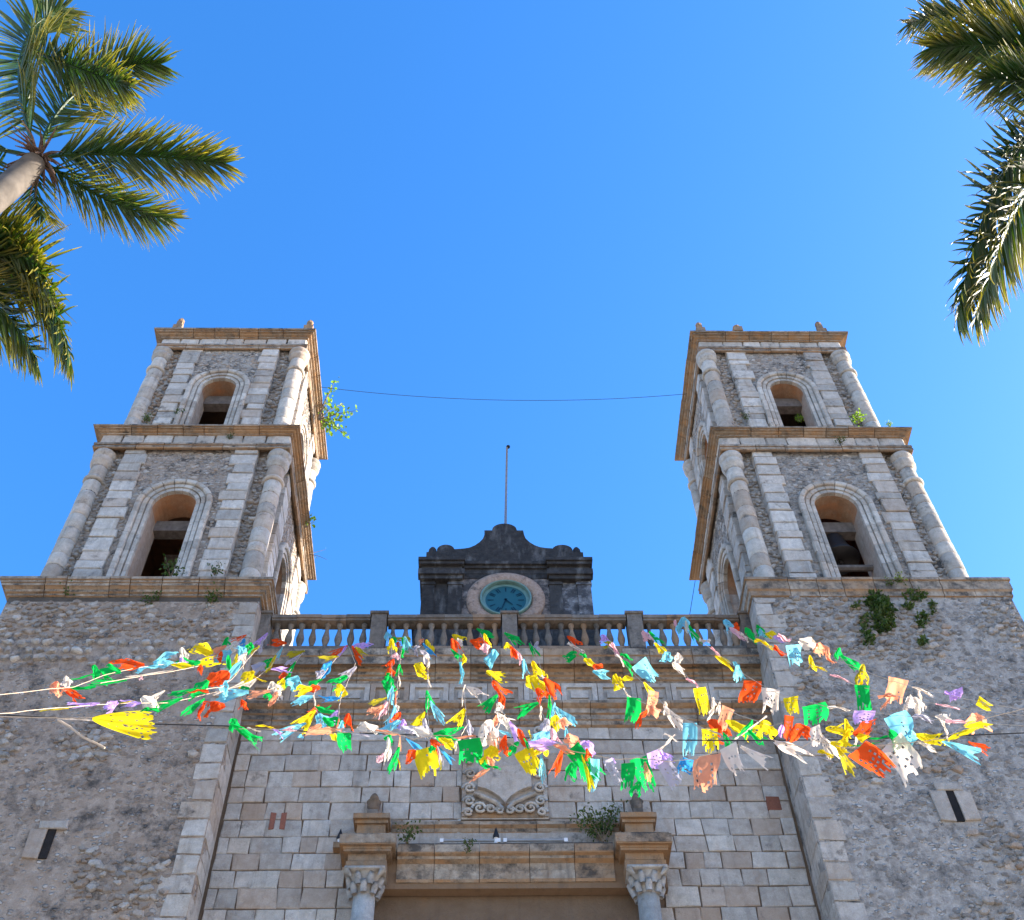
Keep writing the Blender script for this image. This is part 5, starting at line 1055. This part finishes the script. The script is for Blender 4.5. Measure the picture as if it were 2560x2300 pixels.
 ('bunting string at the left, large yellow flag above a light blue one', [('B', 1230, 320), ('B', 1090, 480), ('B', 960, 660), ('B', 910, 800), ('B', 915, 900), ('B', 960, 1020), ('B', 1000, 1170)], YF, 8.2,
  [('B', 1175, 345, 60, 180, -60, 'r', 'h'), ('B', 1185, 365, 30, 160, -50, 'p', 't'), ('B', 1075, 425, 50, 180, -85, 'v', 'c'), ('B', 1035, 520, 100, 170, -45, 'b', 'c'), ('B', 990, 585, 70, 90, -30, 's', 'c'), ('B', 940, 680, 60, 140, -55, 'g', 'h'), ('B', 925, 745, 70, 110, -60, 'r', 'c'), ('B', 815, 765, 90, 170, -70, 'y', 'c'), ('B', 820, 850, 80, 190, -60, 'c', 'c'), ('B', 910, 860, 20, 120, 0, 'w', 't'),
   ('B', 900, 950, 60, 170, -60, 'r', 'c'), ('B', 1010, 930, 70, 180, 80, 'g', 'c'), ('B', 840, 1025, 150, 230, -50, 'y', 'h'), ('B', 690, 1120, 110, 300, -75, 'c', 'h'), ('B', 990, 1050, 110, 140, 40, 'c', 'c')]),
 ('short bunting string at the left with a cream and salmon knot of flags', [('B', 820, 340), ('B', 700, 510), ('B', 600, 640), ('B', 520, 720), ('B', 400, 770)], YF, 10.5,
  [('B', 740, 375, 60, 170, -75, 'v', 'h'), ('B', 710, 440, 50, 160, -50, 's', 'h'), ('B', 680, 540, 60, 180, -30, 'g', 'h'), ('B', 560, 560, 60, 170, 85, 'p', 'c'), ('B', 590, 605, 80, 70, 0, 'r', 'c'), ('B', 510, 715, 130, 120, 10, 'w', 'c'), ('B', 590, 700, 80, 120, -30, 'y', 'c'), ('B', 690, 690, 130, 150, 40, 'c', 'c'), ('B', 660, 660, 90, 110, 0, 'g', 'c'), ('B', 370, 770, 90, 200, -80, 'o', 'h'), ('B', 500, 825, 70, 140, -35, 'o', 'c'), ('B', 440, 800, 80, 80, 0, 'g', 'c'), ('B', 535, 790, 50, 110, 10, 'w', 'c')]),
 ('bunting string at the left tower edge ending in purple and cream knots', [('B', 600, 300), ('B', 480, 500), ('B', 340, 620), ('B', 200, 700), ('A', 1700, 700), ('A', 1280, 800), ('A', 900, 800), ('A', 500, 820), ('A', -60, 870), ('A', -900, 960)], YF, 7.2,
  [('B', 560, 285, 60, 150, -85, 'r', 'c'), ('B', 560, 370, 50, 130, -35, 'c', 'h'), ('B', 495, 470, 60, 170, -25, 'y', 'h'), ('B', 440, 460, 80, 120, -50, 'g', 'h'), ('B', 370, 520, 110, 120, -20, 's', 'c'), ('B', 250, 620, 100, 170, -40, 'y', 'c'), ('B', 320, 600, 26, 190, 70, 'y', 't'), ('B', 260, 680, 80, 160, -60, 'w', 'h'), ('B', 130, 800, 140, 260, -70, 'c', 'h'), ('B', 175, 890, 80, 90, 0, 'r', 'c'), ('B', 200, 735, 70, 60, 0, 'g', 'c'),
   ('A', 1740, 830, 160, 190, -80, 'r', 'c'), ('A', 1600, 870, 50, 160, -10, 'r', 't'), ('A', 1520, 810, 80, 260, -65, 'g', 'h'), ('A', 1270, 830, 90, 320, -60, 'g', 'h'), ('A', 1070, 870, 50, 200, -80, 'g', 't'), ('A', 1060, 800, 110, 180, 50, 'w', 'c'), ('A', 1150, 730, 60, 190, -60, 'w', 'c'), ('A', 900, 800, 80, 170, -85, 'p', 'c'), ('A', 680, 820, 90, 160, -80, 'p', 'c'), ('A', 440, 810, 60, 250, -80, 'p', 'c'), ('A', 770, 790, 14, 300, -85, 'y', 't'), ('A', 130, 860, 16, 240, -85, 'y', 't')]),
 ('bunting string over the left tower quoins with a light blue ribbon', [('B', 450, 190), ('B', 330, 340), ('B', 240, 440), ('B', 100, 620), ('A', 1800, 640), ('A', 1640, 660)], YF, 9.5,
  [('B', 390, 235, 70, 170, -40, 'p', 'h'), ('B', 370, 290, 50, 130, -25, 's', 'h'), ('B', 320, 340, 30, 110, -40, 'v', 't'), ('B', 265, 315, 80, 100, 0, 'g', 'c'), ('B', 200, 360, 140, 90, -30, 'c', 'c'), ('B', 205, 430, 110, 140, -20, 'w', 'c'), ('B', 110, 570, 70, 260, -35, 'c', 'c'), ('B', 100, 470, 80, 190, -20, 'y', 'h'), ('B', 50, 480, 70, 170, 0, 'g', 'c'), ('A', 1780, 550, 130, 230, -45, 'r', 'c'), ('A', 1580, 640, 110, 220, -50, 'g', 'c'), ('A', 1450, 690, 60, 260, -70, 'g', 'h'), ('A', 1570, 690, 40, 200, -80, 'r', 't'), ('A', 1820, 640, 120, 140, -30, 'c', 'c'), ('A', 1880, 620, 20, 300, -78, 'w', 't')]),
 ('topmost bunting string at the left with yellow, blue and orange flags', [('B', 230, 190), ('B', 80, 280), ('A', 1800, 330), ('A', 1500, 380), ('A', 1200, 410), ('A', 900, 450), ('A', 600, 520), ('A', 300, 640), ('A', 60, 660), ('A', -900, 770)], YF, 8.2,
  [('B', 165, 230, 50, 150, -60, 'r', 'h'), ('B', 175, 280, 80, 110, -10, 'b', 'c'), ('A', 1930, 220, 130, 110, -20, 'w', 'c'), ('A', 1865, 175, 90, 90, 0, 'g', 'c'), ('A', 1780, 280, 90, 180, -60, 'o', 'c'), ('A', 1820, 320, 100, 190, -55, 'c', 'c'), ('A', 1780, 320, 60, 100, -30, 'r', 'c'), ('A', 1620, 290, 110, 200, -80, 'y', 'c'), ('A', 1430, 310, 70, 160, 30, 'w', 'c'), ('A', 1410, 365, 70, 60, 0, 'p', 'c'), ('A', 1640, 390, 110, 290, 85, 'y', 'c'), ('A', 1480, 400, 100, 220, -75, 'g', 'c'), ('A', 1370, 410, 60, 200, 80, 'y', 'c'), ('A', 1590, 455, 50, 90, 0, 'r', 'c'), ('A', 1210, 390, 120, 200, 80, 'c', 'c'), ('A', 1060, 440, 50, 210, -75, 'c', 't'), ('A', 890, 445, 100, 280, -65, 'r', 'c'), ('A', 700, 490, 80, 170, -75, 'g', 'c'), ('A', 540, 470, 100, 120, 10, 'g', 'c'), ('A', 630, 530, 80, 130, 30, 'g', 'c'), ('A', 400, 530, 24, 230, -80, 'g', 't'),
   ('A', 680, 600, 70, 330, -80, 'g', 'h'), ('A', 400, 640, 40, 260, -85, 'g', 't'), ('A', 140, 640, 140, 130, 0, 'o', 'c'), ('A', 220, 580, 100, 110, 0, 'w', 'c'), ('A', 260, 690, 90, 200, 60, 'r', 'c')]),
 ('pale twisted cord without flags running over the left tower wall', [('A', 1560, 430), ('A', 1300, 480), ('A', 1000, 525), ('A', 570, 600)], 11.5, 9.0, [('A', 1100, 505, 14, 420, -80, 'w', 't'), ('A', 990, 545, 40, 40, 0, 'k', 'c')]),
 ('loose end of bunting at the far left with one very large yellow flag', [('A', -900, 930), ('A', 120, 952), ('A', 300, 955), ('A', 480, 950), ('A', 700, 900)], 6.3, 6.3, [('A', 300, 955, 16, 340, 88, 'w', 't')]),
]
for i, (lab, path, Y0, Y1, fl) in enumerate(GL): garland(lab, path, Y0, Y1, fl, 100+i)
# the very large yellow flag
o = [x for x in bpy.data.objects if x.get('label', '').startswith('loose end of bunting')][0]
P0 = at(*pp('A', 470, 960), 6.3); dist = (P0-CP).dot(_fw)/FPX*.24679
rr_ = random.Random(12); nu, nv = 26, 26; v = []; f = []
for j in range(nv+1):
    t = j/nv
    for i in range(nu+1):
        u = i/nu-.5; wv = (.08+.92*t**.75)*(1-.12*max(0, t-.8)*5)
        ed = 1+.04*math.sin(u*31)+.03*math.sin(u*57)
        q = P0+RT*dist*(630*t*ed*(1-.25*(u+.15)**2)+20)+(-UP)*dist*(80*t+u*330*wv)-_fw*dist*(60*math.sin(u*5+t*3)*t+25*math.sin(u*17)*t); v.append(tuple(q))
for j in range(nv):
    for i in range(nu):
        if 6 < j and noise.noise(Vector((i*.45, j*.45, 3))) > .28 and rr_.random() < .55: continue
        if j > 20 and rr_.random() < .25*(j-20)/6: continue
        b = j*(nu+1)+i; f.append((b, b+1, b+nu+2, b+nu+1))
link('paper_flag', mkmesh('paper_flag', v, f, PM['y'], True), o)['label'] = 'very large torn yellow cut paper flag'
k_ = MB(); k_.tube([at(*pp('A', a, b), 6.3) for a, b in ((140, 970), (260, 1040), (400, 1150), (520, 1205), (615, 1255))], .008, 5)
k_.build('dangling_cord', M['cord'], o)
